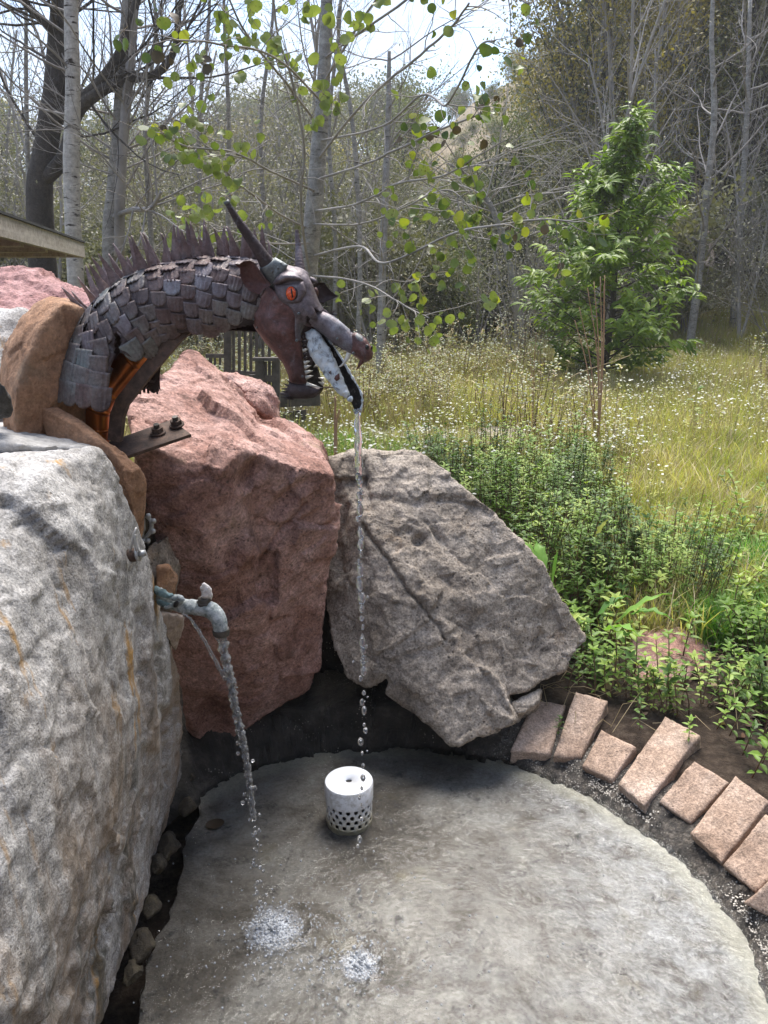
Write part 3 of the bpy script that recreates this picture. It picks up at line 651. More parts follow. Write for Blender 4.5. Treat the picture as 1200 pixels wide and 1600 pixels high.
px_, py_, _ = proj(V); ok = inpoly(px_, py_, NEAR)
for i in range(ns - 1):
    for j in range(nth - 1):
        f = (i * nth + j, i * nth + j + 1, (i + 1) * nth + j + 1, (i + 1) * nth + j); th = th0 + (th1 - th0) * (j + .5) / (nth - 1)
        if th > R(20) and not ok[list(f)].all(): continue
        if th <= R(20):
            c = V[list(f)].mean(0); a, b, _ = proj(c)
            if b > 612 + 4 * math.sin(a * .9): continue
        F.append(f)
me = npmesh('neck_shell', V, F)
o = link('neck_shell', me, M['cop_dark'], dragon); md = o.modifiers.new('t', 'SOLIDIFY'); md.thickness = .002; md.offset = -1
# ---- scales, hammered plates with a fan of ridges
def scale_mesh(seed, wd=.040, ln=.046):
    rg = np.random.default_rng(seed); nu, nv = 15, 10; V = []; 
    for i in range(nv):
        t = i / (nv - 1)
        for j in range(nu):
            u = -1 + 2 * j / (nu - 1); hw = wd / 2 * (1.02 - .05 * t)
            tip = ln * (1 - .26 * abs(u) ** 2.6)
            y = t * tip; x = u * hw * (1 - .10 * max(0, t - .7) / .3 * abs(u))
            ridge = .0011 * math.sin(u * 17 * (1 - .1 * t) + seed) * (.4 + .6 * t) + .0006 * math.sin(u * 31 + seed * 2)
            z = ridge - .0016 * u * u * 2.0 + .0004 * rg.normal() * .3 + (.0012 if t < .97 else .0)
            V.append((x, y, z))
    V = np.array(V); n = len(V); F = [(i * nu + j, i * nu + j + 1, (i + 1) * nu + j + 1, (i + 1) * nu + j) for i in range(nv - 1) for j in range(nu - 1)]
    B = V.copy(); B[:, 2] -= .0010
    F2 = [tuple(n + q for q in f[::-1]) for f in F]
    ring = [j for j in range(nu)] + [i * nu + nu - 1 for i in range(1, nv)] + [(nv - 1) * nu + j for j in range(nu - 2, -1, -1)] + [i * nu for i in range(nv - 2, 0, -1)]
    F3 = [(ring[(k + 1) % len(ring)], ring[k], n + ring[k], n + ring[(k + 1) % len(ring)]) for k in range(len(ring))]
    return recalc(npmesh('scale', np.vstack([V, B]), F + F2 + F3))
SM = [[scale_mesh(k + 1) for k in range(4)] for _ in range(3)]
for grp, mt in zip(SM, ('cop_scale', 'cop_brown', 'cop_grey')):
    for me in grp: me.materials.append(M[mt])
cnt = 0; rg = np.random.default_rng(3)
ds, dth_m = .029, .0325
row = 0; s = .012
while s < SL - .02:
    r = np.interp(s, s_len, Rn) * pxm; dth = dth_m / r; k0 = int(R(150) / dth); 
    for k in range(-k0, k0 + 1):
        th = (k + (.5 if row % 2 else 0)) * dth
        if th < R(-95) and s > .1: continue
        p, nrm, T, Cd = neck(s, th)
        a, b, _ = proj(p)
        # way the tip points: down the neck towards its foot, turning down the flank along the arch
        wgt = np.clip((s - .07) / .12, 0, 1)
        side = math.copysign(1, th) if abs(th) > .05 else .2
        tipd = -T * (1 - .78 * wgt) + Cd * side * wgt * (.25 + .75 * min(1, abs(th) / .6))
        tipd /= np.linalg.norm(tipd)
        if th > R(15):
            c1 = p + tipd * .004; a1, b1, _ = proj(c1)
            if not inpoly(np.array([a1]), np.array([b1]), NEAR)[0]: continue
            tipp = proj(p + tipd * .03)
            if inpoly(np.array([tipp[0]]), np.array([tipp[1]]), [(183,520),(183,700),(330,700),(330,536),(285,536),(245,564),(215,574),(187,572)])[0] : 
                continue
        elif b > 600: continue
        tilt = .06 + rg.uniform(-.02, .03); xn = np.cross(tipd, nrm)
        y = tipd * math.cos(tilt) + nrm * math.sin(tilt); z = np.cross(xn, y); yaw = rg.normal(0, .035)
        xx = xn * math.cos(yaw) + y * math.sin(yaw); yy = np.cross(z, xx)
        loc = p - tipd * .022 + nrm * .0008
        gi = 0 if a < 235 and rg.random() < .8 else (1 if rg.random() < .75 else 2)
        if a < 235 and gi == 1 and rg.random() < .5: gi = 2
        me = SM[gi][rg.integers(4)]
        o = bpy.data.objects.new('scale', me); COL.objects.link(o); o.parent = dragon
        sc_ = rg.uniform(1.0, 1.1)
        mt = Matrix.Translation(Vector(loc) - dragon.location) @ Matrix(np.stack([xx, yy, z], 1).tolist()).to_4x4() @ Matrix.Scale(sc_, 4)
        o.matrix_local = mt; cnt += 1
    s += ds; row += 1
print('scales', cnt)
# ---- spikes along the crest
def spike_mesh(seed):
    rg = np.random.default_rng(seed); n = 12; V = []
    for i in range(n):
        t = i / (n - 1); w_ = .0100 * (1 - t) ** .75 * (1 + .9 * math.sin(min(1, t * 2.2) * math.pi) * .35) + .0003
        bend = .006 * math.sin(t * 2.2 + seed) * t; sw = .010 * t * t * math.sin(seed * 1.7)
        for u, dz in ((-1, 0), (0, -.0035 * (1 - t)), (1, 0)): V.append((u * w_ + sw, dz + bend, t * .070))
    V = np.array(V); F = [(i * 3 + j, i * 3 + j + 1, i * 3 + j + 4, i * 3 + j + 3) for i in range(n - 1) for j in range(2)]
    B = V + [0, .0012, 0]; k = len(V); F += [tuple(k + q for q in f[::-1]) for f in F]
    ring = [0, 1, 2] + [3 * i + 2 for i in range(1, n)] + [3 * n - 2, 3 * n - 3] + [3 * i for i in range(n - 2, 0, -1)]
    F += [(ring[(q + 1) % len(ring)], ring[q], k + ring[q], k + ring[(q + 1) % len(ring)]) for q in range(len(ring))]
    return recalc(npmesh('spike', np.vstack([V, B]), F))
SP_ = [spike_mesh(k) for k in range(6)]
for me in SP_: me.materials.append(M['cop_spike'])
rg = np.random.default_rng(12); nsp = 21
for rowi, (th, hh, cnt_) in enumerate(((R(8), .95, 18), (R(-12), 1.08, 15), (R(-30), 1.0, 9))):
    for k in range(cnt_):
        s = .115 + (SL - .150) * (k + .5 * rowi + rg.uniform(-.15, .15)) / cnt_
        p, nrm, T, Cd = neck(s, th, -.004)
        up = nrm * .55 + np.array([0, 0, 1.]) * .75 - T * .12; up /= np.linalg.norm(up)
        yaw = rg.normal(0, .35); f = np.array([math.sin(yaw), -math.cos(yaw), 0]); x = np.cross(up, f) * -1; x /= np.linalg.norm(x); y = np.cross(up, x)
        h_ = hh * rg.uniform(.85, 1.15)
        o = bpy.data.objects.new('spike', SP_[rg.integers(6)]); COL.objects.link(o); o.parent = dragon
        o.matrix_local = Matrix.Translation(Vector(p) - dragon.location) @ Matrix(np.stack([x, y, up], 1).tolist()).to_4x4() @ Matrix.Diagonal((1, 1, h_, 1))
# ---- head core
CORE = [(396,478),(391,490),(397,510),(412,532),(430,552),(443,568),(451,586),(453,598),(481,600),(477,575),(474,548),(471,522),(474,508),(486,512),(500,505),(505,488),(499,472),(493,457),(487.5,442),(481,430),(472,421),(461,417),(444,413),(430,412),(424,428),(414,448),(404,462)]
CORE = np.array(CORE, float)
def coreD(x, y):
    q = np.stack([np.ravel(x), np.ravel(y)], 1).astype(float); d = segdist(q, CORE); ins = inpoly(q[:, 0], q[:, 1], CORE)
    pr = np.clip(d / 30, 0, 1); pr = np.sqrt(np.clip(1 - (1 - pr) ** 2, 0, 1)) * ins
    jaw = np.clip((q[:, 1] - 520) / 60, 0, 1)
    return headY(q[:, 0]) - (.038 - .014 * jaw) * pr
relief('head_shell', CORE, M['cop_dark'], dragon, dfn=coreD, bulge=0, back=.05, Rp=30, thick=.004)
relief('cheek_plate', [(404,460),(396,466),(391,475),(389.5,495),(397,511),(412,533),(430,553),(442,568),(450,586),(452.5,598),(466,601),(480,600),(478,580),(475,555),(472,532),(470,515),(468,495),(460,480),(446,466),(430,455),(420,447)],
       M['cop_red'], dragon, dfn=coreD, off=-.003, bulge=.003, Rp=4, thick=.001, wob=.0035)
relief('mask_plate', [(427,437),(428,445),(431.5,460),(436,467.5),(441,472.5),(450,477.5),(457,485),(461,495),(460.5,512),(462,531),(470,533),(470.5,521),(474,514),(478,508),(479.5,493),(488,500),(499,505),(498,500),(493,488),(490,480),(497,486),(506,489.5),(517,491.5),(512,487),(505,481.5),(499,472),(493,457),(487.5,442.5),(482,431),(472,421.5),(461,417),(444,412),(433,410),(428,420)],
       M['cop_grey'], dragon, dfn=coreD, off=-.0095, bulge=.0006, Rp=2, thick=.0012, wob=.0022)
relief('lower_lid', [(429,446),(433,463),(440,470),(452,474),(465,473),(478,466),(470,470),(479,455),(474,440),(455,443)], M['cop_grey'], dragon, dfn=coreD, off=-.0120, bulge=.0030, Rp=6, thick=.001)
relief('brow_plate', [(425.5,443),(429,433),(438,426),(450,423.5),(462,426),(468,432),(474,438),(466,438.5),(460.5,438.5),(450,439.5),(444,441),(438,444),(430,445)], M['cop_grey'], dragon, dfn=coreD, off=-.012, bulge=.019, Rp=10, thick=.001, powr=.7)
relief('brow_plate', [(482,436),(485,432),(491,434),(496,439),(497.5,443),(493,442.5),(488.6,444)], M['cop_grey'], dragon, Y0=headY(490) + .01, bulge=.006, Rp=5, back=.01)
# eyes
ey = empty('eye', PY(456, 458.5, float(coreD(456, 458.5)[0]) - .0115)); ey.parent = dragon; wl = Vector(ey.location); ey.location = wl - dragon.location
v, f = sphVF((0, 0, 0), (.0112, .010, .0135), 20, 14); o = MB().add(v, f).build('eyeball', M['eye'], None); o.parent = ey
v, f = sphVF((.0012, -.0088, .0005), (.0017, .0024, .0095), 10, 8); o = MB().add(v, f).build('pupil', M['black'], None); o.parent = ey
o.rotation_euler = (0, R(-8), 0)
relief('eye_rim', [(456 + 9.8 * math.cos(a), 458.8 + 11.4 * math.sin(a)) for a in np.linspace(0, 2 * math.pi, 20, endpoint=False)], M['cop_dark'], dragon, dfn=coreD, off=-.0150, bulge=.0015, Rp=4, thick=.001)
v, f = sphVF(PY(493, 457, headY(493) + .004), (.006, .008, .010), 12, 8); MB().add(v, f).build('eyeball', M['cop_red'], dragon)
# snout
relief('upper_snout', [(476,496),(480,489),(492,480),(500,483),(509,488),(521,493),(538,507),(550,518),(557,524),(562,535),(560,548),(549,553),(538,547.5),(521,538),(509,526),(495,515),(480,505)], M['cop_grey'], dragon, bulge=.020, back=.022, Rp=16, thick=.002, off=-.010, wob=.005, step=2.5)
relief('nose', [(549,521),(556,519),(565,523),(573,530),(581,543),(583,552),(582,560),(577,564),(571,566),(562,562),(553,556),(547,551),(546,536)], M['cop_red'], dragon, bulge=.024, back=.022, Rp=18, thick=.002, off=-.012, step=2.2)
relief('nose_cap', [(551,523),(558,520),(566,525),(571,531),(574,541),(565,545),(556,543),(550,534)], M['cop_verd'], dragon, bulge=.0165, Rp=15, thick=.001, off=-.0185, step=2.2)
v, f = sphVF(PY(573.5, 542.5, headY(573) - .030), (.0042, .004, .0055), 10, 7); MB().add(v, f).build('nostril', M['black'], dragon)
v, f = sphVF(PY(581, 543, headY(581) - .015), (.002, .007, .005), 10, 7); MB().add(v, f).build('nostril', M['black'], dragon)
for q in ([(514,489),(522,486),(525,484),(520,490)], [(519,490),(528,490),(526,493),(518,492)], [(546,520),(549,517),(551,521),(549,522)]):
    relief('barb', q, M['cop_dark'], dragon, off=-.012, thick=.0015, step=2)
# horns
def horn(name, pts, rad, mat, Y0, seg=14, rings=0):
    P = spline([PY(x, y, Yq) for x, y, Yq in pts], 8); rr = np.interp(np.linspace(0, len(pts) - 1, len(P)), range(len(pts)), rad) * pxm
    if rings:
        P2 = spline([PY(x, y, Yq) for x, y, Yq in pts], 40); r2 = np.interp(np.linspace(0, len(pts) - 1, len(P2)), range(len(pts)), rad) * pxm
        ph = np.linspace(0, rings, len(P2)) % 1; P, rr = P2, r2 * (1 + .16 * (1 - ph))
    v, f = tubeVF(P, rr, seg); return MB().add(v, f).build(name, mat, dragon)
hy = float(coreD(428, 425)[0])
horn('horn', [(355,317,hy-.05),(372,345,hy-.042),(392,374,hy-.034),(410,400,hy-.026),(421,418,hy-.018),(428,430,hy-.008)], [3.6,5.6,7.6,9.6,12.5,15], M['cop_dark'], hy)
v, f = tubeVF([PY(352.5, 314, hy - .0505), PY(356, 319, hy - .0495)], [.0055, .0062], 14); MB().add(v, f).build('horn_tip', M['cop_verd'], dragon)
horn('horn_collar', [(416,411,hy-.022),(422,420,hy-.017),(429,430,hy-.006),(434,436,hy+.006)], [12.5,14.0,17,19], M['cop_verd'], hy)
relief('collar_flange', [(412,414),(424,432),(427,440),(437,434),(446,424),(450,414),(441,408),(430,402)], M['cop_verd'], dragon, Y0=hy - .024, bulge=.008, Rp=10, thick=.0012)
horn('horn', [(463.5,359,DY+.03),(466,385,DY+.03),(467.5,405,DY+.02),(469,424,DY+.01)], [2.6,4.4,6.0,8], M['cop_grey'], DY, rings=11)
# skull top between the horns
v, f = sphVF(PY(456, 432, float(DY - .035)), (.034, .032, .019), 20, 12); MB().add(v, f).build('skull_cap', M['cop_grey'], dragon)
# ears
relief('ear', [(366,412),(374,412.5),(380,408.5),(390,407),(397,410),(403,418),(409,427),(416,436),(424,445),(418,449),(411,452),(405,460.5),(398,458),(390,454),(383,448),(378,439),(375,428),(375,420),(370,416)],
       M['cop_red'], dragon, Y0=lambda x, y: DY - .100 + (x - 366) * .0003, bulge=-.016, Rp=20, thick=.0015, step=2.5)
relief('ear', [(489,444),(498,441),(507.5,441.5),(511,448),(518,456),(524,460),(530,462.5),(520,467),(512,470),(505,475),(499,473),(494,461)],
       M['cop_dark'], dragon, Y0=lambda x, y: DY - .02 + (x - 490) * .0003, bulge=-.008, Rp=14, thick=.0015, step=2.5)
# mouth: far jaw, tongue spout, trough
relief('far_jaw', [(474,515),(489,545),(494,565),(500,585),(506,606),(500,616),(478,612),(472,560)], M['trough'], dragon, Y0=DY + .012, bulge=-.004, Rp=12, thick=.0015)
relief('mouth_lining', [(466,500),(480,503),(492,514),(500,530),(492,560),(480,585),(470,575)], M['cop_dark'], dragon, Y0=DY + .004, thick=.002)
relief('spout_trough', [(484,508),(497,513),(505,521),(513,531),(521,541),(530,554),(538,567),(543,576),(548,585),(554,595),(560,605),(565,616),(566,630),(563,642),(559.5,648.5),(555,644),(551,634),(546,620),(538,602),(520,570),(500,540)],
       M['trough'], dragon, Y0=lambda x, y: float(headY(x)) + .004, bulge=-.014, Rp=10, thick=.003, step=2.2)
rim_pts = [(497,513),(505,521),(513,531),(521,541),(530,554),(538,567),(548,585),(554,595),(560,605),(565,616),(566,630),(563,642),(559.5,648)]
P = spline([PY(x, y, float(headY(x)) + .003) for x, y in rim_pts], 6); rr = .0022 + .0012 * vnoise(P * 160, 1); v, f = tubeVF(P, rr, 7); MB().add(v, f).build('trough_rim', M['crust'], dragon)
tg = relief('tongue', [(478,520),(484,516),(491,515),(501,522.5),(508,533),(515,544),(521,557),(527,569),(533,582),(540,597),(546,612),(547,619),(541,622),(534,618),(524,609),(515,597),(508,586),(498,573),(489,563),(483,550),(480,536)],
       M['crust'], dragon, Y0=lambda x, y: float(headY(x)) - .008, bulge=.013, back=.010, Rp=13, thick=.002, step=1.6)
me = tg.data; k = len(me.vertices); V = np.empty(k * 3, np.float32); me.vertices.foreach_get('co', V); V = V.reshape(-1, 3).astype(float)
V += .0045 * np.stack([fbm(V * 90, 4, 1), fbm(V * 90, 4, 2), fbm(V * 90, 4, 3)], 1); me.vertices.foreach_set('co', V.astype(np.float32).ravel()); me.update()
for q in ([(524,587),(530,583),(531,592),(526,596),(522,592)], [(513,582),(517,579),(516,585)]):
    relief('rust_patch', q, M['cop_red'], dragon, Y0=lambda x, y: float(headY(x)) - .0225, bulge=.002, Rp=5, thick=.003, step=2)
v, f = sphVF(PY(547, 624, float(headY(547)) - .012), (.006, .005, .006), 10, 7); MB().add(v + .0012 * vnoise(v * 300)[:, None], f).build('mineral_lump', M['crust'], dragon)
# teeth
def tooth(base, tip, w_, Y0, mat='tooth', tipY=0):
    a = PY(*base, Y0); b = PY(*tip, Y0 + tipY); v, f = tubeVF([a, a * .55 + b * .45, b], [w_ * pxm, w_ * pxm * .62, .0003], 6)
    return MB().add(v, f).build('tooth', M[mat], dragon)
jy = float(headY(474)) - .014
for y, ln, mt in ((526,6,'cop_dark'),(534,9,'cop_dark'),(541,6,'cop_dark'),(547,8,'tooth'),(553,8,'cop_dark'),(559,8,'cop_dark'),(566,9,'tooth'),(573,10,'tooth'),(581,12,'tooth'),(589,12,'tooth')):
    x = 471 + (y - 520) * .10; tooth((x, y + 1), (x + ln, y - 2), 3.4, jy, mt, -.002)
tooth((479, 600), (503, 606), 3.2, jy, 'tooth', -.004)
for y in (592, 585): tooth((506, y + 8), (497, y + 5), 3.6, DY + .005)
for y in (553, 571): tooth((490 + (y - 553) * .3, y), (484 + (y - 553) * .3, y + 3), 2.6, DY + .006)
fy = float(headY(548)) - .024
P = spline([PY(545.5, 552, fy), PY(541, 562, fy - .002), PY(535, 570, fy - .003), PY(528, 574, fy - .002)], 5); v, f = tubeVF(P, np.linspace(4.2, .4, len(P)) * pxm, 8); MB().add(v, f).build('fang', M['tooth'], dragon)
P = spline([PY(567, 562, fy + .01), PY(562, 570, fy + .01), PY(556.5, 578, fy + .01)], 5); v, f = tubeVF(P, np.linspace(4.4, .5, len(P)) * pxm, 8); MB().add(v, f).build('fang', M['cop_red'], dragon)
for x, y in ((521,541),(527,545),(533,548)):
    P = [PY(x + 2, y - 4, fy + .006), PY(x - 4, y + 2, fy + .004)]; v, f = tubeVF(P, [.0012, .0004], 5); MB().add(v, f).build('tooth', M['cop_dark'], dragon)
# chin beard
relief('chin_plate', [(452,597),(466,600),(481,600),(490,604),(502,605),(504,608),(500,616),(492,621),(478,623),(462,622.5),(450,621),(447,610)], M['cop_dark'], dragon, Y0=jy + .004, bulge=.010, Rp=10, thick=.0015)
for (bx, by), (tx, ty) in (((455,601),(446,592)),((454,605),(441,598.5)),((453,609),(438,607)),((452,612),(438,612)),((452,616),(436,616)),((454,620),(437,620.5)),((458,622),(443,623.5))):
    relief('beard_spike', [(bx, by - 3.5), (tx, ty), (bx + 2, by + 3)], M['cop_dark'], dragon, Y0=jy + .001, thick=.0012, step=3)
v, f = tubeVF([PY(500, 606, jy), PY(522, 605, jy + .02)], .0012, 6); MB().add(v, f).build('jaw_wire', M['rust'], dragon)
# screws
for x, y in ((425,424),(434,418.5),(438.5,411.5),(443,462.6),(467,490),(489,493),(463.6,532),(527,529.4),(472.5,588),(396,499),(401,512),(552,552)):
    yy = float(coreD(x, y)[0]) - .0125 if x < 500 and inpoly(np.array([x]), np.array([y]), CORE)[0] else float(headY(x)) - .031
    if x in (425, 434, 438.5): yy = hy - .034
    if x == 489: yy = float(headY(x)) - .033
    p = PY(x, y, yy); r = .0030 if x > 460 and y < 560 else .0020
    v, f = tubeVF([p + [0, .002, 0], p + [0, -.0006, 0], p + [0, -.0012, 0]], [r, r, r * .7], 12); sw = MB().add(v, f).build('screw', M['screw'], dragon)
    v, f = tubeVF([p + [0, -.0011, 0], p + [0, -.0015, 0]], [r * .3, r * .3], 8); o = MB().add(v, f).build('socket', M['black'], None); o.parent = sw; o.matrix_parent_inverse = Matrix(); o.location = (0, 0, 0)
    sw.location = (0, 0, 0); sw.parent = dragon; sw.location = -dragon.location
# ---- pipe, strut and base plate
P = spline([PY(150, 700, DY + .01), PY(150, 668, DY + .01), PY(153, 636, DY + .01), PY(175, 600, DY + .01), PY(212, 556, DY + .015), PY(245, 515, DY + .02), PY(300, 480, DY + .02), PY(380, 478, DY + .02)], 7)
v, f = tubeVF(P, 21 * pxm, 24); MB().add(v, f).build('copper_pipe', M['pipe'], dragon)
for (a, b) in (((150, 668), (150, 673)), ((153, 633), (150, 640)), ((205, 563), (209, 559)), ((165, 612), (170, 606))):
    v, f = tubeVF([PY(*a, DY + .01), PY(*b, DY + .01)], 23 * pxm, 24); MB().add(v, f).build('pipe_joint', M['pipe'], dragon)
def bar(name, pts, w_, t_, mat, parent, Ys):
    """flat bar, w_ wide in depth, t_ thick, bent along pts"""
    P = [PY(x, y, q) for (x, y), q in zip(pts, Ys)]; mb = MB(); V = []
    for i, p in enumerate(P):
        T = P[min(i + 1, len(P) - 1)] - P[max(i - 1, 0)]; T /= np.linalg.norm(T); nn = np.array([-T[2], 0, T[0]]); nn /= np.linalg.norm(nn); D = np.array([0, 1., 0])
        for a, b in ((-1, -1), (1, -1), (1, 1), (-1, 1)): V.append(p + D * a * w_ / 2 + nn * b * t_ / 2)
    F = [(i * 4 + j, i * 4 + (j + 1) % 4, i * 4 + 4 + (j + 1) % 4, i * 4 + 4 + j) for i in range(len(P) - 1) for j in range(4)] + [(0, 1, 2, 3), tuple(range(len(V) - 1, len(V) - 5, -1))]
    me = recalc(npmesh(name, V, F, False)); return link(name, me, mat, parent)
o = bar('support_strut', [(180,688),(182,672),(184,650),(192,628),(230,580),(274,528),(300,505)], .022, .026, M['rust'], dragon, [DY-.035,DY-.035,DY-.035,DY-.035,DY-.03,DY-.02,DY-.01])
# face of the strut is the wide flat seen from the front
q = [PY(198, 712, 1.545), PY(170, 690, 1.60), PY(268, 655, 1.70), PY(298, 678, 1.62)]
bp = prism('base_plate', q, .008, M['rust'], dragon, seed=5, amp=.0006, bev=.001)
def bolt(px, py, z_off, parent, r=.0125):
    qv = [Vector(p) for p in q]; n = ((qv[1] - qv[0]).cross(qv[3] - qv[0])).normalized(); n = n if n.z > 0 else -n
    d = Vector(ray(px, py)); o_ = Vector((0, 0, H)); t_ = (qv[0] - o_).dot(n) / d.dot(n); c = np.array(o_ + d * t_); n = np.array(n)
    root = empty('bolt', (0, 0, 0)); root.parent = parent; root.location = (0, 0, 0); root.name = 'bolt'
    for nm, a, b_, rr, sg, mt in (('washer', 0, .003, r * 1.35, 24, 'rust'), ('nut', .003, .013, r, 6, 'rust'), ('stud', .012, .021, r * .5, 14, 'tap_dark')):
        v, f = tubeVF([c + n * a, c + n * b_], rr, sg); me = npmesh(nm, v, f, False); me.materials.append(M[mt]); oo = bpy.data.objects.new(nm, me); COL.objects.link(oo); oo.parent = root
    return root
for pxp in ((247, 676), (276, 664)):
    rt = bolt(*pxp, 0, dragon); rt.location = -dragon.location
# ================================================================ TAP, CAP, FITTINGS
tp = empty('water_tap', PY(245, 930, 1.50), 'corroded white and green garden tap running out of the granite boulder', 'tap')
def tubp(name, pts, rad, mat, parent, n=14, k=6, jit=0, seed=1):
    P = spline([PY(*p) for p in pts], k); rr = np.interp(np.linspace(0, len(pts) - 1, len(P)), range(len(pts)), rad)
    v, f = tubeVF(P, rr, n)
    if jit: v = v + jit * np.stack([fbm(v * 70, 3, seed), fbm(v * 70, 3, seed + 1), fbm(v * 70, 3, seed + 2)], 1)
    return MB().add(v, f).build(name, M[mat], parent)
PXM = 1.6 / FPX
tubp('body', [(238,926,1.50),(256,936,1.49),(270,942,1.48),(284,946,1.475),(300,948,1.47),(318,951,1.465)], [.010,.013,.014,.015,.0155,.0165], 'tap', tp, 18, 8, .004, 1)
tubp('spout', [(312,949,1.467),(326,952,1.46),(337,960,1.455),(343,972,1.45),(345,986,1.45)], [.0175,.0178,.0172,.0155,.0150], 'tap', tp, 20, 8, .0016, 4)
tubp('spout_ring', [(345,983,1.45),(345.5,987,1.45),(345.5,992,1.45)], [.0172,.0176,.0165], 'tap_dark', tp, 20, 3)
tubp('wire_wrap', [(250,920,1.48),(262,931,1.465),(273,934,1.46),(281,933,1.458),(282,939,1.457),(272,946,1.46),(258,949,1.465)], [.0045,.006,.007,.006,.005,.006,.005], 'tap', tp, 10, 6, .004, 8)
tubp('wire_wrap', [(244,922,1.49),(252,926,1.47),(262,929,1.463),(270,930,1.465)], [.007,.008,.006,.004], 'tap_teal', tp, 10, 6, .006, 9)
tubp('wire_wrap', [(246,940,1.48),(254,942,1.47),(262,945,1.465),(268,950,1.465)], [.006,.007,.006,.003], 'tap_teal', tp, 10, 6, .006, 10)
v, f = sphVF(PY(275, 944, 1.452), (.0050, .003, .0085), 12, 8); v = v - PY(275, 944, 1.452); v = v @ np.array(Matrix.Rotation(R(30), 3, 'Y')).T + PY(275, 944, 1.452); MB().add(v, f).build('hole', M['black'], tp)
tubp('bonnet', [(320,951,1.462),(319.5,941,1.462),(319,934,1.462)], [.0148,.0140,.0128], 'tap_dark', tp, 16, 4, .001, 3)
tubp('collar', [(319.5,944,1.462),(319.4,940,1.462)], [.0165,.0165], 'tap_dark', tp, 6, 2)
tubp('handle', [(322,938,1.462),(323,929,1.462),(320,920,1.460),(314,915,1.458)], [.0085,.0095,.0095,.008], 'salt', tp, 12, 6, .007, 5)
# anchor bolt with wire on the granite boulder
ab = empty('anchor_bolt', PY(205, 867, 1.31), 'rusty bolt with looped wire set in the edge of the granite boulder', 'bolt')
tubp('nut', [(203,869,1.305),(209,867,1.305),(214,866,1.305)], [.013,.013,.012], 'rust', ab, 6, 2)
tubp('washer', [(214,866,1.305),(217,865.5,1.305)], [.0135,.0135], 'zinc', ab, 18, 2)
tubp('stud', [(217,865.5,1.305),(227,864,1.305)], [.0065,.006], 'zinc', ab, 12, 2)
tubp('wire_loop', [(203,862,1.30),(207,846,1.30),(211,830,1.305),(213,826,1.31),(212,840,1.305),(215,856,1.30),(218,862,1.30)], [.0022] * 7, 'wire', ab, 7)
tubp('wire_loop', [(213,860,1.297),(211,848,1.297),(212,835,1.30)], [.002] * 3, 'wire', ab, 7)
# grey plastic clamp beside the orange slab
cr_ = empty('pipe_clamp', PY(230, 828, 1.62), 'grey toothed ring clamp stuck between the orange slab and red boulder', 'clamp')
tubp('ring', [(228,806,1.6),(234,811,1.6),(237,820,1.6),(235,830,1.6),(229,838,1.6),(225,842,1.6)], [.0045] * 6, 'zinc', cr_, 8)
for a, b_ in ((232,806),(240,814),(239,830),(231,845),(224,845)):
    v, f = sphVF(PY(a, b_, 1.598), .0062, 9, 6); MB().add(v, f).build('lug', M['zinc'], cr_)
# ---------------- drain cap
cc = PZ(545, 1293, 0); cx, cy_ = cc[0], cc[1] + .035; Rc = .064
dr = empty('overflow_drain', (cx, cy_, 0), 'white plastic overflow drain cap with round holes standing in the basin', 'drain cap')
def ring(r, zs, n=72): return [(cx + r * math.cos(2 * math.pi * i / n), cy_ + r * math.sin(2 * math.pi * i / n), zs) for i in range(n)]
# perforated sleeve: grid with hexagon holes cut
n = 144; zs = np.linspace(-.01, .072, 42); V = []
for z in zs: V += [(cx + (Rc - .0015) * math.cos(2 * math.pi * i / n), cy_ + (Rc - .0015) * math.sin(2 * math.pi * i / n), z) for i in range(n)]
holes = [(k + (.5 if r_ % 2 else 0), .016 + r_ * .0155) for r_ in range(4) for k in range(18)]
F = []
for i in range(len(zs) - 1):
    for j in range(n):
        u = (j + .5) / n * 18; z = (zs[i] + zs[i + 1]) / 2; arc = 2 * math.pi * Rc / 18
        if any(math.hypot(((u - a + 9) % 18 - 9) * arc, z - b_) < .0066 for a, b_ in holes): continue
        F.append((i * n + j, i * n + (j + 1) % n, (i + 1) * n + (j + 1) % n, (i + 1) * n + j))
o = link('perforated_sleeve', npmesh('perforated_sleeve', V, F), M['pvc'], dr); md = o.modifiers.new('t', 'SOLIDIFY'); md.thickness = .004
z0, z1 = .070, .122; P = [(Rc + .001, z0), (Rc + .0015, z0 + .002), (Rc + .0015, z1 - .004), (Rc - .001, z1)]
V = sum([ring(r, z) for r, z in P], []); F = [(i * 72 + j, i * 72 + (j + 1) % 72, (i + 1) * 72 + (j + 1) % 72, (i + 1) * 72 + j) for i in range(3) for j in range(72)]
MB().add(V, F).build('cap_wall', M['pvc'], dr)
V = ring(Rc - .0009, z1) + ring(.0092, z1 + .0004) + ring(.009, z1 - .006); F = [(i * 72 + j, i * 72 + (j + 1) % 72, (i + 1) * 72 + (j + 1) % 72, (i + 1) * 72 + j) for i in range(2) for j in range(72)]
MB().add(V, F).build('cap_top', M['pvc_top'], dr)
v, f = tubeVF([(cx, cy_, .0), (cx, cy_, z1 - .004)], Rc * .80, 32); MB().add(v, f).build('shade_core', M['black'], dr)  # black core painted in for the shade behind the cap holes
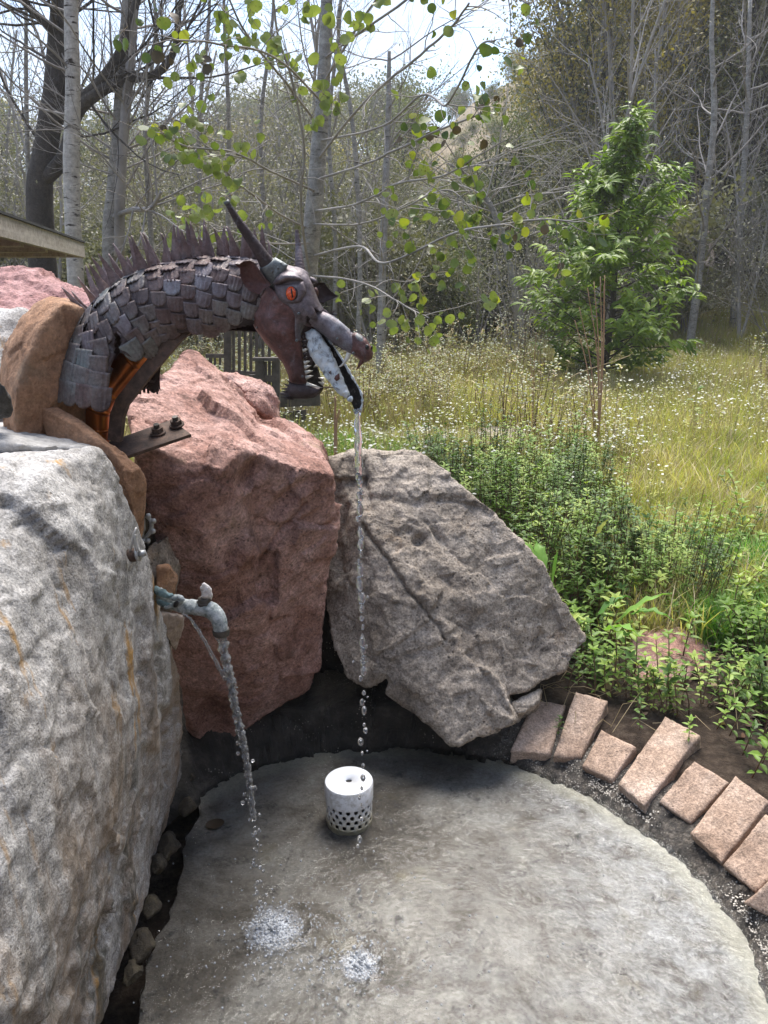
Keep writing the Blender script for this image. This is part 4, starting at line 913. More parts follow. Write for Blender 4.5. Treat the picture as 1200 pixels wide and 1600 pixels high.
# fallen leaf under water
def leafmesh_heart(name, s=1.0, curl=.1):
    a = np.linspace(0, 2 * math.pi, 16, endpoint=False); V = [(0, .45, 0)]
    for t in a:
        r = .5 * (1 + .10 * math.cos(2 * t)) * (1.25 if abs(t - math.pi / 2) < .3 else 1)
        x, y = r * math.cos(t) * 1.02, .5 + r * math.sin(t) * .95
        V.append((x, y, curl * (x * x * 2 - y * y * .4)))
    F = [(0, 1 + i, 1 + (i + 1) % 16) for i in range(16)]
    return np.array(V) * s, F
v, f = leafmesh_heart('l'); v = v * .045; v = v @ np.array(Matrix.Rotation(R(200), 3, 'Z')).T + PZ(334, 1278, .004); v[:, 2] = .003
tagit(MB().add(v, f).build('fallen_leaf', simple('brown_sodden_leaf', (.085, .055, .03), .5)), 'brown sodden leaf lying on the basin floor near the dark corner', 'leaf')
# ---------------- water
def drop(mb, c, r, rg, el=1.0):
    v, f = sphVF((0, 0, 0), (r, r, r * el), 12, 8); v = v * (1 + .30 * fbm(v / r * .9 + rg.uniform(0, 50, 3), 2, 1))[:, None]; mb.add(v + c, f)
def column(mb, P, rad, rg, n=12, amp=.45):
    P = np.asarray(P); v, f = tubeVF(P, rad, n); k = fbm(P[:, None].repeat(n, 1).reshape(-1, 3) * np.array([1, 1, 38]) + np.tile(np.arange(n), len(P))[:, None] * .55, 3, int(rg.integers(90)))
    c = np.repeat(P, n, 0); mb.add(c + (v - c) * (1 + amp * 2 * k)[:, None], f)
rg = np.random.default_rng(21)
def path(pts, n): 
    P = spline([PY(*p) for p in pts], 30); s_ = np.r_[0, np.cumsum(np.linalg.norm(np.diff(P, axis=0), axis=1))]; t_ = np.linspace(0, s_[-1], n); return np.stack([np.interp(t_, s_, P[:, k]) for k in range(3)], 1)
tY = float(headY(558))
DP = [(558,640,tY-.004),(560,700,tY-.045),(562,800,1.47),(565,950,1.42),(568,1100,1.385),(565,1250,1.35),(560,1400,1.33),(560,1503,1.315)]
P = path(DP, 260); mb = MB()
column(mb, P[:34], np.linspace(.0065, .0055, 34), rg, amp=.5)
i = 30
while i < 256:
    fr_ = i / 256; L_ = int(rg.integers(2, 6)) if fr_ < .45 else int(rg.integers(1, 3))
    if fr_ < .45 and L_ > 2:
        seg = P[i:i + L_ + 2]; rr = .0055 * np.sin(np.linspace(.35, math.pi - .35, len(seg))) + .001; column(mb, seg + rg.normal(0, .0010, 3), rr, rg, 10, .35)
    drop(mb, P[i] + rg.normal(0, .0022 + .004 * fr_, 3) * [1, 1, 0], rg.uniform(.0026, .0056), rg, rg.uniform(.9, 2.1))
    if rg.random() < .35: drop(mb, P[i] + rg.normal(0, .006 + .008 * fr_, 3), rg.uniform(.0012, .003), rg)
    i += L_ + int(rg.uniform(1, 2.5) + fr_ * fr_ * rg.uniform(0, 14))
o = mb.build('water_stream', M['drops']); tagit(o, 'long stream of falling water drops from the dragon mouth', 'water stream', kind='stuff')
TP = [(345,990,1.45),(350,1020,1.445),(361,1070,1.44),(371,1120,1.435),(383,1180,1.43),(393,1250,1.42),(400,1320,1.41),(404,1390,1.40),(408,1440,1.395)]
P = path(TP, 300); mb = MB()
for q in range(3):
    off = np.array([(-.006, 0, 0), (.005, -.003, 0), (.0, .005, 0)][q]); tt = np.linspace(0, 1, 190)[:, None]
    PP = P[:190] + off * np.clip(1 - tt * 1.2, .15, 1) + .0030 * np.stack([fbm(P[:190] * 22 + q * 9, 2, q), fbm(P[:190] * 22 + q * 9, 2, q + 5), 0 * P[:190, 0]], 1)
    column(mb, PP, np.linspace(.0062, .0035, 190) * (1 + .5 * np.sin(np.arange(190) * .55 + q * 2)) * .9 + .001, rg, 10, .5)
for i in range(20, 298, 2):
    fr_ = i / 300
    if fr_ > .62 and rg.random() < .25: continue
    drop(mb, P[i] + rg.normal(0, .0035 + .006 * fr_, 3), rg.uniform(.0016, .0048), rg, rg.uniform(.8, 1.6))
o = mb.build('water_stream', M['drops']); tagit(o, 'twisting stream of water pouring from the tap spout', 'water stream', kind='stuff')
P = path([(284,957,1.455),(298,968,1.45),(312,988,1.445),(326,1012,1.44),(340,1040,1.44),(352,1062,1.44)], 90); mb = MB()
column(mb, P[:90], np.linspace(.0022, .0035, 90), rg, 8, .6)
for i in range(0, 90, 3): drop(mb, P[i] + rg.normal(0, .0018, 3), rg.uniform(.0016, .0036), rg, 1.2)
o = mb.build('water_jet', M['drops']); tagit(o, 'thin leak of water arching from the tap body into the main stream', 'water jet', kind='stuff')
def froth(name, px, py, r, n, label, seed):
    rg = np.random.default_rng(seed); c = PZ(px, py, WZ); mb = MB()
    for _ in range(n):
        a = rg.uniform(0, 2 * math.pi); d = abs(rg.normal(0, 1)) * r * .60; s = rg.uniform(.0010, .0030) + .0025 * rg.random() ** 4 * (1.15 if d < r * .5 else .8)
        v, f = sphVF(c + np.array([d * math.cos(a), d * math.sin(a) * 1.1, rg.uniform(-.002, .003) + max(0, (.012 * (1 - d / r))) * rg.random()]), s, 7, 4); mb.add(v, f)
    for _ in range(n // 12):
        a = rg.uniform(0, 2 * math.pi); d = rg.uniform(0, r * 1.6); v, f = sphVF(c + np.array([d * math.cos(a), d * math.sin(a), rg.uniform(.005, .05)]), rg.uniform(.001, .0028), 7, 5); mb.add(v, f)
    o = mb.build(name, M['foam']); tagit(o, label, 'splash', kind='stuff')
    mb = MB(); n = 40; rings_ = 8; V = [c + [0, 0, .0022]]
    for i in range(1, rings_ + 1): V += [c + [r * 1.5 * i / rings_ * math.cos(6.2832 * j / n), r * 1.5 * i / rings_ * math.sin(6.2832 * j / n), .0018 + .004 * math.exp(-(i / 2.5) ** 2) * (1 + .5 * math.sin(j * 2.1))] for j in range(n)]
    F = [(0, 1 + j, 1 + (j + 1) % n) for j in range(n)] + [(1 + (i - 1) * n + j, 1 + i * n + j, 1 + i * n + (j + 1) % n, 1 + (i - 1) * n + (j + 1) % n) for i in range(1, rings_) for j in range(n)]
    o = mb.add(V, F).build('aerated_water', milky('aerated_water', c, r * 1.25)); o['kind'] = 'structure'
froth('splash_foam', 428, 1452, .058, 420, 'larger patch of bubbling foam where the tap water lands', 5)
froth('splash_foam', 562, 1508, .038, 200, 'smaller patch of bubbles where the dragon water lands', 6)
# loose bubbles drifting
rg = np.random.default_rng(8); mb = MB()
for _ in range(650):
    a = rg.uniform(0, 2 * math.pi); d = rg.gamma(2, .075); x = -.13 + d * math.cos(a) * 1.3; y = 1.32 + d * math.sin(a)
    if math.hypot(x - CX, y - CY) > .73: continue
    v, f = sphVF((x, y, WZ), rg.uniform(.0008, .0030), 7, 4); mb.add(v, f)
o = mb.build('floating_bubbles', M['foam']); tagit(o, 'scattered small bubbles floating on the basin water', 'bubbles', kind='stuff')
# ================================================================ LAND
def hill_top(az):
    """height of the skyline (metres at 75 m) for each bearing"""
    bx = np.array([-1.2, -.6, -.5, -.38, -.25, -.1, 0, .08, .13, .24, .34, .42, .55, .8, 1.2])
    bz = np.array([7, 8, 9, 9.5, 10, 10.5, 11.5, 13, 15, 18.5, 25, 30, 36, 40, 42]) + 0
    return np.interp(az, bx, bz)
def ground_h(x, y):
    x = np.asarray(x, float); y = np.asarray(y, float); d = np.hypot(x, y)
    r = np.hypot(x - CX, y - CY)
    h = .10 + .016 * np.clip(y - 2.2, 0, 20) + .02 * np.clip(x - .6, 0, 2)
    h += .018 * fbm(np.stack([x.ravel() * 1.3, y.ravel() * 1.3, x.ravel() * 0], 1), 3, 3).reshape(x.shape)
    s = np.clip((d - 24) / 50, 0, 1); s = s * s * (3 - 2 * s)
    h += s * hill_top(np.arctan2(x, np.maximum(y, .1))) + s * 1.8 * fbm(np.stack([x.ravel() * .07, y.ravel() * .07, x.ravel() * 0], 1), 4, 8).reshape(x.shape)
    bank = np.clip((d - 13.5) / 6, 0, 1) * np.clip((x - 3) / 4, 0, 1); h += bank * 1.6
    k = np.clip((r - RAD - .06) / .12, 0, 1); return h * k + (1 - k) * (-.12)
def grid(xs, ys):
    X, Y = np.meshgrid(xs, ys); Z = ground_h(X, Y); V = np.stack([X, Y, Z], 2).reshape(-1, 3); n = len(xs)
    I, J = np.meshgrid(np.arange(len(ys) - 1), np.arange(n - 1), indexing='ij'); a = (I * n + J).ravel()
    return V, np.stack([a, a + 1, a + n + 1, a + n], 1)
def gr(a, b, n, p): t = np.linspace(0, 1, n); return a + (b - a) * t ** p
xs = np.concatenate([-gr(3, 260, 90, 2.3)[::-1], np.arange(-2.95, 3, .05), gr(3, 260, 90, 2.3)]); ys = np.concatenate([-gr(1, 200, 40, 2.5)[::-1], np.arange(-.95, 5, .05), gr(5, 300, 130, 2.2)])
V, F = grid(xs, ys)
nr_ = (np.hypot(V[:, 0], V[:, 1]) < 6) & (V[:, 2] > 0); V[nr_, 2] += .012 * fbm(V[nr_] * 14, 3, 4)
m, t, b, g = newmat('soil_and_litter', .95, 0, .2)
sx = N(t, 'ShaderNodeSeparateXYZ'); t.links.new(g, sx.inputs[0])
soil = rmp(t, noise(t, g, 26, 9, .72), [(.3, (.022, .016, .012)), (.5, (.060, .043, .032)), (.7, (.13, .10, .075))])
dry = rmp(t, noise(t, g, 5, 9, .7), [(.3, (.10, .085, .04)), (.5, (.19, .16, .075)), (.7, (.28, .24, .13))])
c = mixc(t, mrange(t, sx.outputs[1], 3.0, 4.2), soil, dry)
hillc = rmp(t, noise(t, g, .35, 8, .7), [(.35, (.10, .10, .05)), (.5, (.24, .19, .12)), (.65, (.34, .27, .19))])
c = mixc(t, mrange(t, sx.outputs[1], 16, 26), c, hillc)
t.links.new(c, b.inputs['Base Color']); bump(t, b, [(noise(t, g, 40, 8, .75), 1, .02)]); M['ground'] = m
o = link('ground', npmesh('ground', V, F), M['ground']); o['kind'] = 'structure'
# path, a sheet of pale packed dirt
pp = [(-3.2, 6.3), (-1.2, 6.15), (-.3, 6.0), (.6, 6.2), (1.15, 6.7), (1.0, 7.2), (.2, 7.0), (-.8, 7.0), (-3.2, 7.4)]
m, t, b, g = newmat('packed_dirt', .95, 0, .2)
t.links.new(rmp(t, noise(t, g, 9, 9, .7), [(.3, (.20, .17, .13)), (.5, (.33, .29, .24)), (.7, (.44, .40, .35))]), b.inputs['Base Color']); bump(t, b, [(noise(t, g, 40, 6, .7), 1, .01)])
sxx = np.linspace(-4, 1.6, 90); syy = np.linspace(-.42, .42, 14); Vp = []
for v_ in syy:
    for u_ in sxx: Vp.append((u_, 6.55 + v_ * (1 + .25 * math.sin(u_ * 2)) * (1 - max(0, (u_ - .9) / .8) * .8) + .12 * math.sin(u_ * 1.7), 0))
Vp = np.array(Vp); Vp[:, 2] = ground_h(Vp[:, 0], Vp[:, 1]) + .006; n = 90
F = np.array([(i * n + j, i * n + j + 1, (i + 1) * n + j + 1, (i + 1) * n + j) for i in range(13) for j in range(n - 1)])
o = link('path', npmesh('path', Vp, F), m); o['kind'] = 'structure'
# ---------------- scatter tool (geometry nodes) for what nobody could count
def scatter(name, P, rot, scl, idx, srcs, kind='stuff'):
    me = bpy.data.meshes.new(name); P = np.asarray(P, np.float32); me.vertices.add(len(P)); me.vertices.foreach_set('co', P.ravel())
    a = me.attributes.new('rot', 'FLOAT_VECTOR', 'POINT'); a.data.foreach_set('vector', np.asarray(rot, np.float32).ravel())
    a = me.attributes.new('scl', 'FLOAT', 'POINT'); a.data.foreach_set('value', np.asarray(scl, np.float32))
    a = me.attributes.new('idx', 'INT', 'POINT'); a.data.foreach_set('value', np.asarray(idx, np.int32))
    o = bpy.data.objects.new(name, me); COL.objects.link(o); o['kind'] = kind
    c = bpy.data.collections.new(name + '_pieces')
    for k, s_ in enumerate(srcs):
        so_ = bpy.data.objects.new('%s_piece_%02d' % (name, k), s_); c.objects.link(so_)
    ng = bpy.data.node_groups.new(name, 'GeometryNodeTree')
    ng.interface.new_socket('Geometry', in_out='INPUT', socket_type='NodeSocketGeometry'); ng.interface.new_socket('Geometry', in_out='OUTPUT', socket_type='NodeSocketGeometry')
    gi = ng.nodes.new('NodeGroupInput'); go = ng.nodes.new('NodeGroupOutput'); ip = ng.nodes.new('GeometryNodeInstanceOnPoints'); ci = ng.nodes.new('GeometryNodeCollectionInfo')
    ci.inputs['Collection'].default_value = c; ci.inputs['Separate Children'].default_value = True; ci.inputs['Reset Children'].default_value = True
    ip.inputs['Pick Instance'].default_value = True
    def na_(nm, ty):
        q = ng.nodes.new('GeometryNodeInputNamedAttribute'); q.data_type = ty; q.inputs['Name'].default_value = nm
        return [s for s in q.outputs if s.enabled and s.name == 'Attribute'][0]
    e2r = ng.nodes.new('FunctionNodeEulerToRotation')
    ng.links.new(gi.outputs[0], ip.inputs['Points']); ng.links.new(ci.outputs[0], ip.inputs['Instance']); ng.links.new(na_('idx', 'INT'), ip.inputs['Instance Index'])
    ng.links.new(na_('rot', 'FLOAT_VECTOR'), e2r.inputs[0]); ng.links.new(e2r.outputs[0], ip.inputs['Rotation']); ng.links.new(na_('scl', 'FLOAT'), ip.inputs['Scale'])
    ng.links.new(ip.outputs[0], go.inputs[0])
    md = o.modifiers.new('scatter', 'NODES'); md.node_group = ng
    return o
# ---------------- leaf and grass materials
def leafmat(name, cols, trans=.35, rough=.55, spot=None, scale=25, rnd=.35):
    m = bpy.data.materials.new(name); m.use_nodes = True; t = m.node_tree; t.nodes.clear(); o = N(t, 'ShaderNodeOutputMaterial')
    g = N(t, 'ShaderNodeNewGeometry').outputs['Position']; inf = N(t, 'ShaderNodeObjectInfo').outputs['Random']
    n = noise(t, g, scale, 3, .6); f = mathn(t, 'ADD', n, mathn(t, 'MULTIPLY', mathn(t, 'SUBTRACT', inf, .5), rnd))
    k = len(cols); c = rmp(t, f, [(.25 + .5 * i / (k - 1), cols[i]) for i in range(k)])
    if spot: c = mixc(t, mrange(t, noise(t, g, spot[1], 4, .6), spot[2], spot[2] + .06), c, spot[0])
    d = N(t, 'ShaderNodeBsdfPrincipled'); d.inputs['Roughness'].default_value = rough; d.inputs['Specular IOR Level'].default_value = .35; t.links.new(c, d.inputs['Base Color'])
    tl = N(t, 'ShaderNodeBsdfTranslucent'); c2 = mixc(t, 1, c, (1.25, 1.35, .6), 'MULTIPLY'); t.links.new(c2, tl.inputs[0])
    mxs = N(t, 'ShaderNodeMixShader'); mxs.inputs[0].default_value = trans; L(t, d, mxs, 0, 1); L(t, tl, mxs, 0, 2); L(t, mxs, o); return m
G = {}
G['grass'] = leafmat('yellow_green_grass', [(.20, .24, .05), (.34, .37, .08), (.48, .46, .14), (.58, .50, .26)], .35, scale=2.2)
G['lush'] = leafmat('fresh_green_grass', [(.08, .20, .03), (.15, .32, .05), (.26, .42, .10)], .35, scale=3)
G['straw'] = leafmat('straw', [(.28, .21, .12), (.44, .35, .21), (.56, .47, .33)], .2, scale=4)
G['mint'] = leafmat('mint_leaf', [(.06, .12, .02), (.12, .21, .035), (.21, .33, .06), (.34, .42, .10)], .28, .5, scale=2.6, rnd=.7)
G['stem'] = leafmat('brown_stem', [(.07, .04, .027), (.14, .08, .05), (.22, .14, .085)], .0, scale=9)
G['petal'] = leafmat('white_petals', [(.60, .60, .54), (.76, .76, .72)], .3, scale=9)
G['box'] = leafmat('boxelder_leaf', [(.085, .15, .018), (.18, .27, .03), (.30, .38, .045), (.46, .46, .07)], .40, .38, scale=5)
G['cotton'] = leafmat('cottonwood_leaf', [(.06, .10, .025), (.125, .17, .04), (.23, .27, .08)], .35, .4, spot=((.07, .045, .015), 60, .62), scale=6)
G['olive'] = leafmat('olive_foliage', [(.09, .09, .05), (.17, .17, .09), (.27, .265, .15)], .25, scale=.8)
G['dark'] = leafmat('dark_foliage', [(.06, .075, .04), (.115, .135, .065), (.19, .215, .10)], .25, scale=.8)
G['gold'] = leafmat('golden_foliage', [(.15, .125, .035), (.30, .24, .06), (.44, .35, .10)], .3, scale=.8)
G['grey'] = leafmat('dusty_grey_foliage', [(.14, .135, .11), (.24, .23, .18), (.34, .32, .26)], .2, scale=.8)
M['bark_grey'] = simple('grey_twigs', (.27, .25, .235), .9, 0, .4, 3, 0)
M['bark_pale'] = simple('pale_twigs', (.30, .28, .26), .9, 0, .3, 3, 0)
M['bark_dark'] = rockmat('dark_bark', [(.3, (.035, .03, .028)), (.7, (.11, .095, .085))], (.6, 1.3), stretch=(1, 1, .15), bd=2, pores=0, scale=.6)
M['bark_asp'] = rockmat('grey_aspen_bark', [(.3, (.20, .19, .18)), (.7, (.40, .385, .36))], (.8, 1.15), stretch=(1, 1, 4), bd=1, pores=.3, scale=.6, blotch=[((.05, .045, .04), .6, .66, 16, (.5, .5, 2.5))])
M['birch'] = rockmat('white_birch_bark', [(.3, (.38, .35, .32)), (.7, (.62, .59, .55))], (.85, 1.1), stretch=(.5, .5, 4), bd=1, pores=0, scale=.6, blotch=[((.05, .04, .035), .57, .63, 9, (.6, .6, 3.5))])
# ---------------- plant pieces
def blades(n, h, spread, seed, wd=.0028, lean=.5):
    rg = np.random.default_rng(seed); V = []; F = []
    for _ in range(n):
        a = rg.uniform(0, 2 * math.pi); r = spread * math.sqrt(rg.random()); x, y = r * math.cos(a), r * math.sin(a); hh = h * rg.uniform(.45, 1.1); b = rg.uniform(0, 2 * math.pi); l = hh * lean * rg.uniform(.2, 1.2)
        dx, dy = math.cos(b), math.sin(b); px_, py_ = -dy, dx; k = len(V); w_ = wd * rg.uniform(.6, 1.3)
        for t_, ww in ((0, 1), (.4, .9), (.75, .6)):
            cx_, cy2, cz = x + dx * l * t_ ** 2, y + dy * l * t_ ** 2, hh * t_ * (1 - .2 * t_)
            V += [(cx_ - px_ * ww * w_, cy2 - py_ * ww * w_, cz), (cx_ + px_ * ww * w_, cy2 + py_ * ww * w_, cz)]
        V.append((x + dx * l, y + dy * l, hh * .8)); F += [(k, k + 1, k + 3, k + 2), (k + 2, k + 3, k + 5, k + 4), (k + 4, k + 5, k + 6)]
    return V, F
class Multi:
    """one mesh, several materials"""
    def __init__(s): s.V = []; s.F = []; s.m = []; s.mats = []
    def add(s, V, F, mat):
        if mat not in s.mats: s.mats.append(mat)
        k = len(s.V); s.V += [tuple(v) for v in V]; s.F += [tuple(i + k for i in f) for f in F]; s.m += [s.mats.index(mat)] * len(F)
    def mesh(s, name, smooth=False):
        me = npmesh(name, s.V, s.F, smooth)
        for m_ in s.mats: me.materials.append(m_)
        me.polygons.foreach_set('material_index', np.array(s.m, np.int32)); return me
def leafVF(base, d, n_, ln, wd, fold=.25, droop=.3):
    """pointed leaf: 3 rows, folded on the midrib"""
    base = np.array(base); d = np.array(d) / np.linalg.norm(d); s_ = np.cross(d, n_); s_ /= np.linalg.norm(s_) + 1e-9; u = np.cross(s_, d)
    V = [base]; 
    for t_, w_ in ((.33, 1), (.68, .75)):
        c = base + d * ln * t_ - u * droop * ln * t_ * t_
        V += [c - s_ * wd / 2 * w_ + u * fold * wd * .5, c, c + s_ * wd / 2 * w_ + u * fold * wd * .5]
    V.append(base + d * ln - u * droop * ln)
    return V, [(0, 2, 1), (0, 3, 2), (1, 2, 5, 4), (2, 3, 6, 5), (4, 5, 7), (5, 6, 7)]
def mint_parts(seed, h=.14, nodes=6, size=.030):
    rg = np.random.default_rng(seed); S = MB(); Lf = MB(); bend = rg.normal(0, .12, 2)
    P = np.array([[bend[0] * h * t_ * t_, bend[1] * h * t_ * t_, h * t_] for t_ in np.linspace(0, 1, 5)])
    v, f = tubeVF(P, np.linspace(.0022, .0012, 5), 5); S.add(v, f)
    for k in range(nodes):
        t_ = .15 + .85 * (k / (nodes - 1)) ** .8; c = np.array([bend[0] * h * t_ * t_, bend[1] * h * t_ * t_, h * t_]); a0 = (k % 2) * math.pi / 2 + rg.normal(0, .25)
        up = .15 + .75 * (k / (nodes - 1)) ** 2; sz = size * (1.0 if 1 <= k < nodes - 1 else .7) * rg.uniform(.8, 1.15)
        for q in range(2 if k < nodes - 1 else 4):
            a = a0 + q * (math.pi if k < nodes - 1 else math.pi / 2); d = np.array([math.cos(a), math.sin(a), up])
            v, f = leafVF(c, d, np.array([0, 0, 1.]), sz, sz * .48, .3, .25); Lf.add(v, f)
    return S, Lf
def mint_mesh(seed, **k):
    S, Lf = mint_parts(seed, **k); q = Multi(); q.add(np.concatenate(S.V), S.F, G['stem']); q.add(np.concatenate(Lf.V), Lf.F, G['mint']); return q.mesh('mint')
def daisy_mesh(seed, h=.35, nf=7, straw=False):
    rg = np.random.default_rng(seed); q = Multi()
    for _ in range(nf):
        a = rg.uniform(0, 2 * math.pi); r = .10 * rg.random(); hh = h * rg.uniform(.6, 1.1); tip = np.array([r * math.cos(a) * 1.8, r * math.sin(a) * 1.8, hh])
        v, f = tubeVF([(r * .3 * math.cos(a), r * .3 * math.sin(a), 0), tip * [.6, .6, .55], tip], [.0014, .0011, .0008], 3, False); q.add(v, f, G['straw'] if straw else G['grass'])
        n_ = np.array([rg.normal(0, .35), rg.normal(0, .35) - .25, 1]); n_ /= np.linalg.norm(n_); u = np.cross(n_, [0, 1, 0]); u /= np.linalg.norm(u); w_ = np.cross(n_, u); R_ = rg.uniform(.008, .0135); kk = 7
        V = [tip + n_ * .001]; F = []
        for j in range(kk * 2):
            t_ = j * math.pi / kk; V.append(tip + (u * math.cos(t_) + w_ * math.sin(t_)) * R_ * (1 if j % 2 else .55))
        q.add(V, [(0, 1 + j, 1 + (j + 1) % (kk * 2)) for j in range(kk * 2)], G['petal'])
        for _2 in range(3):
            t_ = rg.uniform(.2, .8); v, f = leafVF(tip * t_, [rg.normal(), rg.normal(), .6], np.array([0, 0, 1.]), .03, .007); q.add(v, f, G['grass'])
    return q.mesh('daisy')
def weed_mesh(seed, h=.5, n=9, green=True):
    """woody stems with tufts of leaves at the top"""
    rg = np.random.default_rng(seed); q = Multi()
    for _ in range(n):
        a = rg.uniform(0, 2 * math.pi); r = .12 * math.sqrt(rg.random()); hh = h * rg.uniform(.6, 1.05); b_ = np.array([r * math.cos(a), r * math.sin(a), 0]); tip = b_ + [rg.normal(0, .03), rg.normal(0, .03), hh]
        v, f = tubeVF([b_, (b_ + tip) / 2 + rg.normal(0, .01, 3), tip], [.0024, .002, .0012], 4, False); q.add(v, f, G['stem'])
        for k in range(9):
            t_ = rg.uniform(.55, 1.0); c = b_ + (tip - b_) * t_
            for s_ in range(2):
                aa = rg.uniform(0, 2 * math.pi); v, f = leafVF(c, [math.cos(aa), math.sin(aa), rg.uniform(.1, 1)], np.array([0, 0, 1.]), rg.uniform(.022, .042), .014); q.add(v, f, G['mint'])
    return q.mesh('weed')
def grass_mesh(seed, n, h, spread, mats, wd=.0028, lean=.5):
    q = Multi(); 
    for k, (m_, fr_) in enumerate(mats): v, f = blades(int(n * fr_), h, spread, seed * 9 + k, wd, lean); q.add(v, f, m_)
    return q.mesh('grass')
yel = [grass_mesh(k, 46, .30, .13, [(G['grass'], .7), (G['straw'], .3)], .0026, .55) for k in range(4)]
lsh = [grass_mesh(k + 10, 50, .26, .10, [(G['lush'], .9), (G['grass'], .1)], .0030, .8) for k in range(3)]
dryg = [grass_mesh(k + 20, 40, .34, .14, [(G['straw'], .65), (G['grass'], .35)], .0022, .45) for k in range(3)]
dais = [daisy_mesh(k + 1) for k in range(4)]; dais2 = [daisy_mesh(k + 9, .42, 6, True) for k in range(2)]
mnt = [mint_mesh(k + 1, h=.10 + .03 * (k % 3), nodes=5 + k % 3) for k in range(6)]
wds = [weed_mesh(k + 1, .40 + .06 * k) for k in range(4)]
rg = np.random.default_rng(77)
GBP = [(512,712,2.5),(916,1000,2.3)]
def blocked(x, y):
    r = np.hypot(x - CX, y - CY); b_ = r < RAD + .30
    b_ |= (x < .20) & (y < 2.75) & (y > 1.6)                      # boulders
    b_ |= (x < .62) & (y < 2.36) & (x > -.3)
    b_ |= (x < -.35) & (y < 3.2)
    b_ |= (np.abs(y - 6.55) < .36) & (x < 1.3)
    return b_
def pts(n, y0, y1, xlim=None, p=1.0):
    y = y0 + (y1 - y0) * rg.random(n) ** p; w_ = .62 * y + .6; x = rg.uniform(-1, 1, n) * w_
    k = ~blocked(x, y); x, y = x[k], y[k]
    if xlim is not None: k = xlim(x, y); x, y = x[k], y[k]
    return np.stack([x, y, ground_h(x, y)], 1)
def rots(n, tilt=.12): return np.stack([rg.normal(0, tilt, n), rg.normal(0, tilt, n), rg.uniform(0, 6.28, n)], 1)
def nz(P, f, s): return fbm(np.stack([P[:, 0] * f, P[:, 1] * f, P[:, 0] * 0], 1), 3, s)
P = pts(15000, 2.6, 15, p=1.15); keep = (nz(P, 1.1, 2) + rg.normal(0, .3, len(P)) > -.55) & ((P[:, 1] > 3.6) | (P[:, 0] > .9)); P = P[keep]
fx = P[:, 0] / P[:, 1]; drymask = nz(P, .8, 5) * .8 + np.clip((P[:, 1] - 4.5) / 4, -1, 1) * .35 - fx * .7 + rg.normal(0, .2, len(P))
idx = np.where(drymask > .10, 4 + rg.integers(0, 3, len(P)), rg.integers(0, 4, len(P)))
# lush patches: right edge near the stones, and beyond the dragon's jaw
lm = ((P[:, 0] > 1.15) & (P[:, 1] < 3.5) & (nz(P, 1.6, 9) > -.12)) | ((np.hypot((P[:, 0] + .55), (P[:, 1] - 5.2)) < .85))
idx = np.where(lm, 7 + rg.integers(0, 3, len(P)), idx)
o = scatter('meadow_grass', P, rots(len(P)), rg.uniform(.55, 1.1, len(P)) * np.clip(.75 + .04 * P[:, 1], .7, 1.2), idx, yel + dryg + lsh)
tagit(o, 'yellow green and dry meadow grass growing behind the basin', 'grass')
P = pts(5200, 3.3, 15, p=1.05); keep = nz(P, .9, 12) + .5 * nz(P, 3, 14) + rg.normal(0, .12, len(P)) > .08; P = P[keep]
o = scatter('meadow_daisies', P, rots(len(P), .08), rg.uniform(.75, 1.25, len(P)), rg.integers(0, 6, len(P)), dais + dais2); tagit(o, 'tiny white daisies sprinkled all over the meadow', 'flowers')
# mint carpet behind the edging and beside the grey boulder
P = pts(9000, 2.1, 4.3, lambda x, y: (x > .18) & (x < 2.6)); dens = nz(P, 2.2, 21) + rg.normal(0, .25, len(P)) + .25 - .42 * np.clip(P[:, 1] - 2.65, 0, 2)
r_ = np.hypot(P[:, 0] - CX, P[:, 1] - CY); hs = np.hypot(P[:, 0] - .98, (P[:, 1] - 2.45) * .8) < .20
P = P[(dens > -.05) & (r_ > RAD + .34) & ~hs]
Q_ = np.stack([rg.uniform(1.15, 3.0, 2200), rg.uniform(.3, 2.15, 2200), np.zeros(2200)], 1); Q_[:, 2] = ground_h(Q_[:, 0], Q_[:, 1])
Q_ = Q_[(np.hypot(Q_[:, 0] - CX, Q_[:, 1] - CY) > RAD + .42) & (nz(Q_, 2.2, 21) > -.25)]; P = np.vstack([P, Q_])
o = scatter('mint_carpet', P, rots(len(P), .18), rg.uniform(.7, 1.5, len(P)), rg.integers(0, 6, len(P)), mnt); tagit(o, 'dense green mint carpet behind the stone edging', 'ground cover')
P = pts(1600, 2.75, 4.6, lambda x, y: (x > .15) & (x < 1.25) & (y > 2.6 + .0 * x)); P = P[(nz(P, 1.8, 31) > -.35)]
o = scatter('woody_weeds', P[:300], rots(min(300, len(P)), .10), rg.uniform(.55, 1.0, min(300, len(P))), rg.integers(0, 4, min(300, len(P))), wds); tagit(o, 'brown stemmed green topped weeds behind the grey boulder', 'weeds')
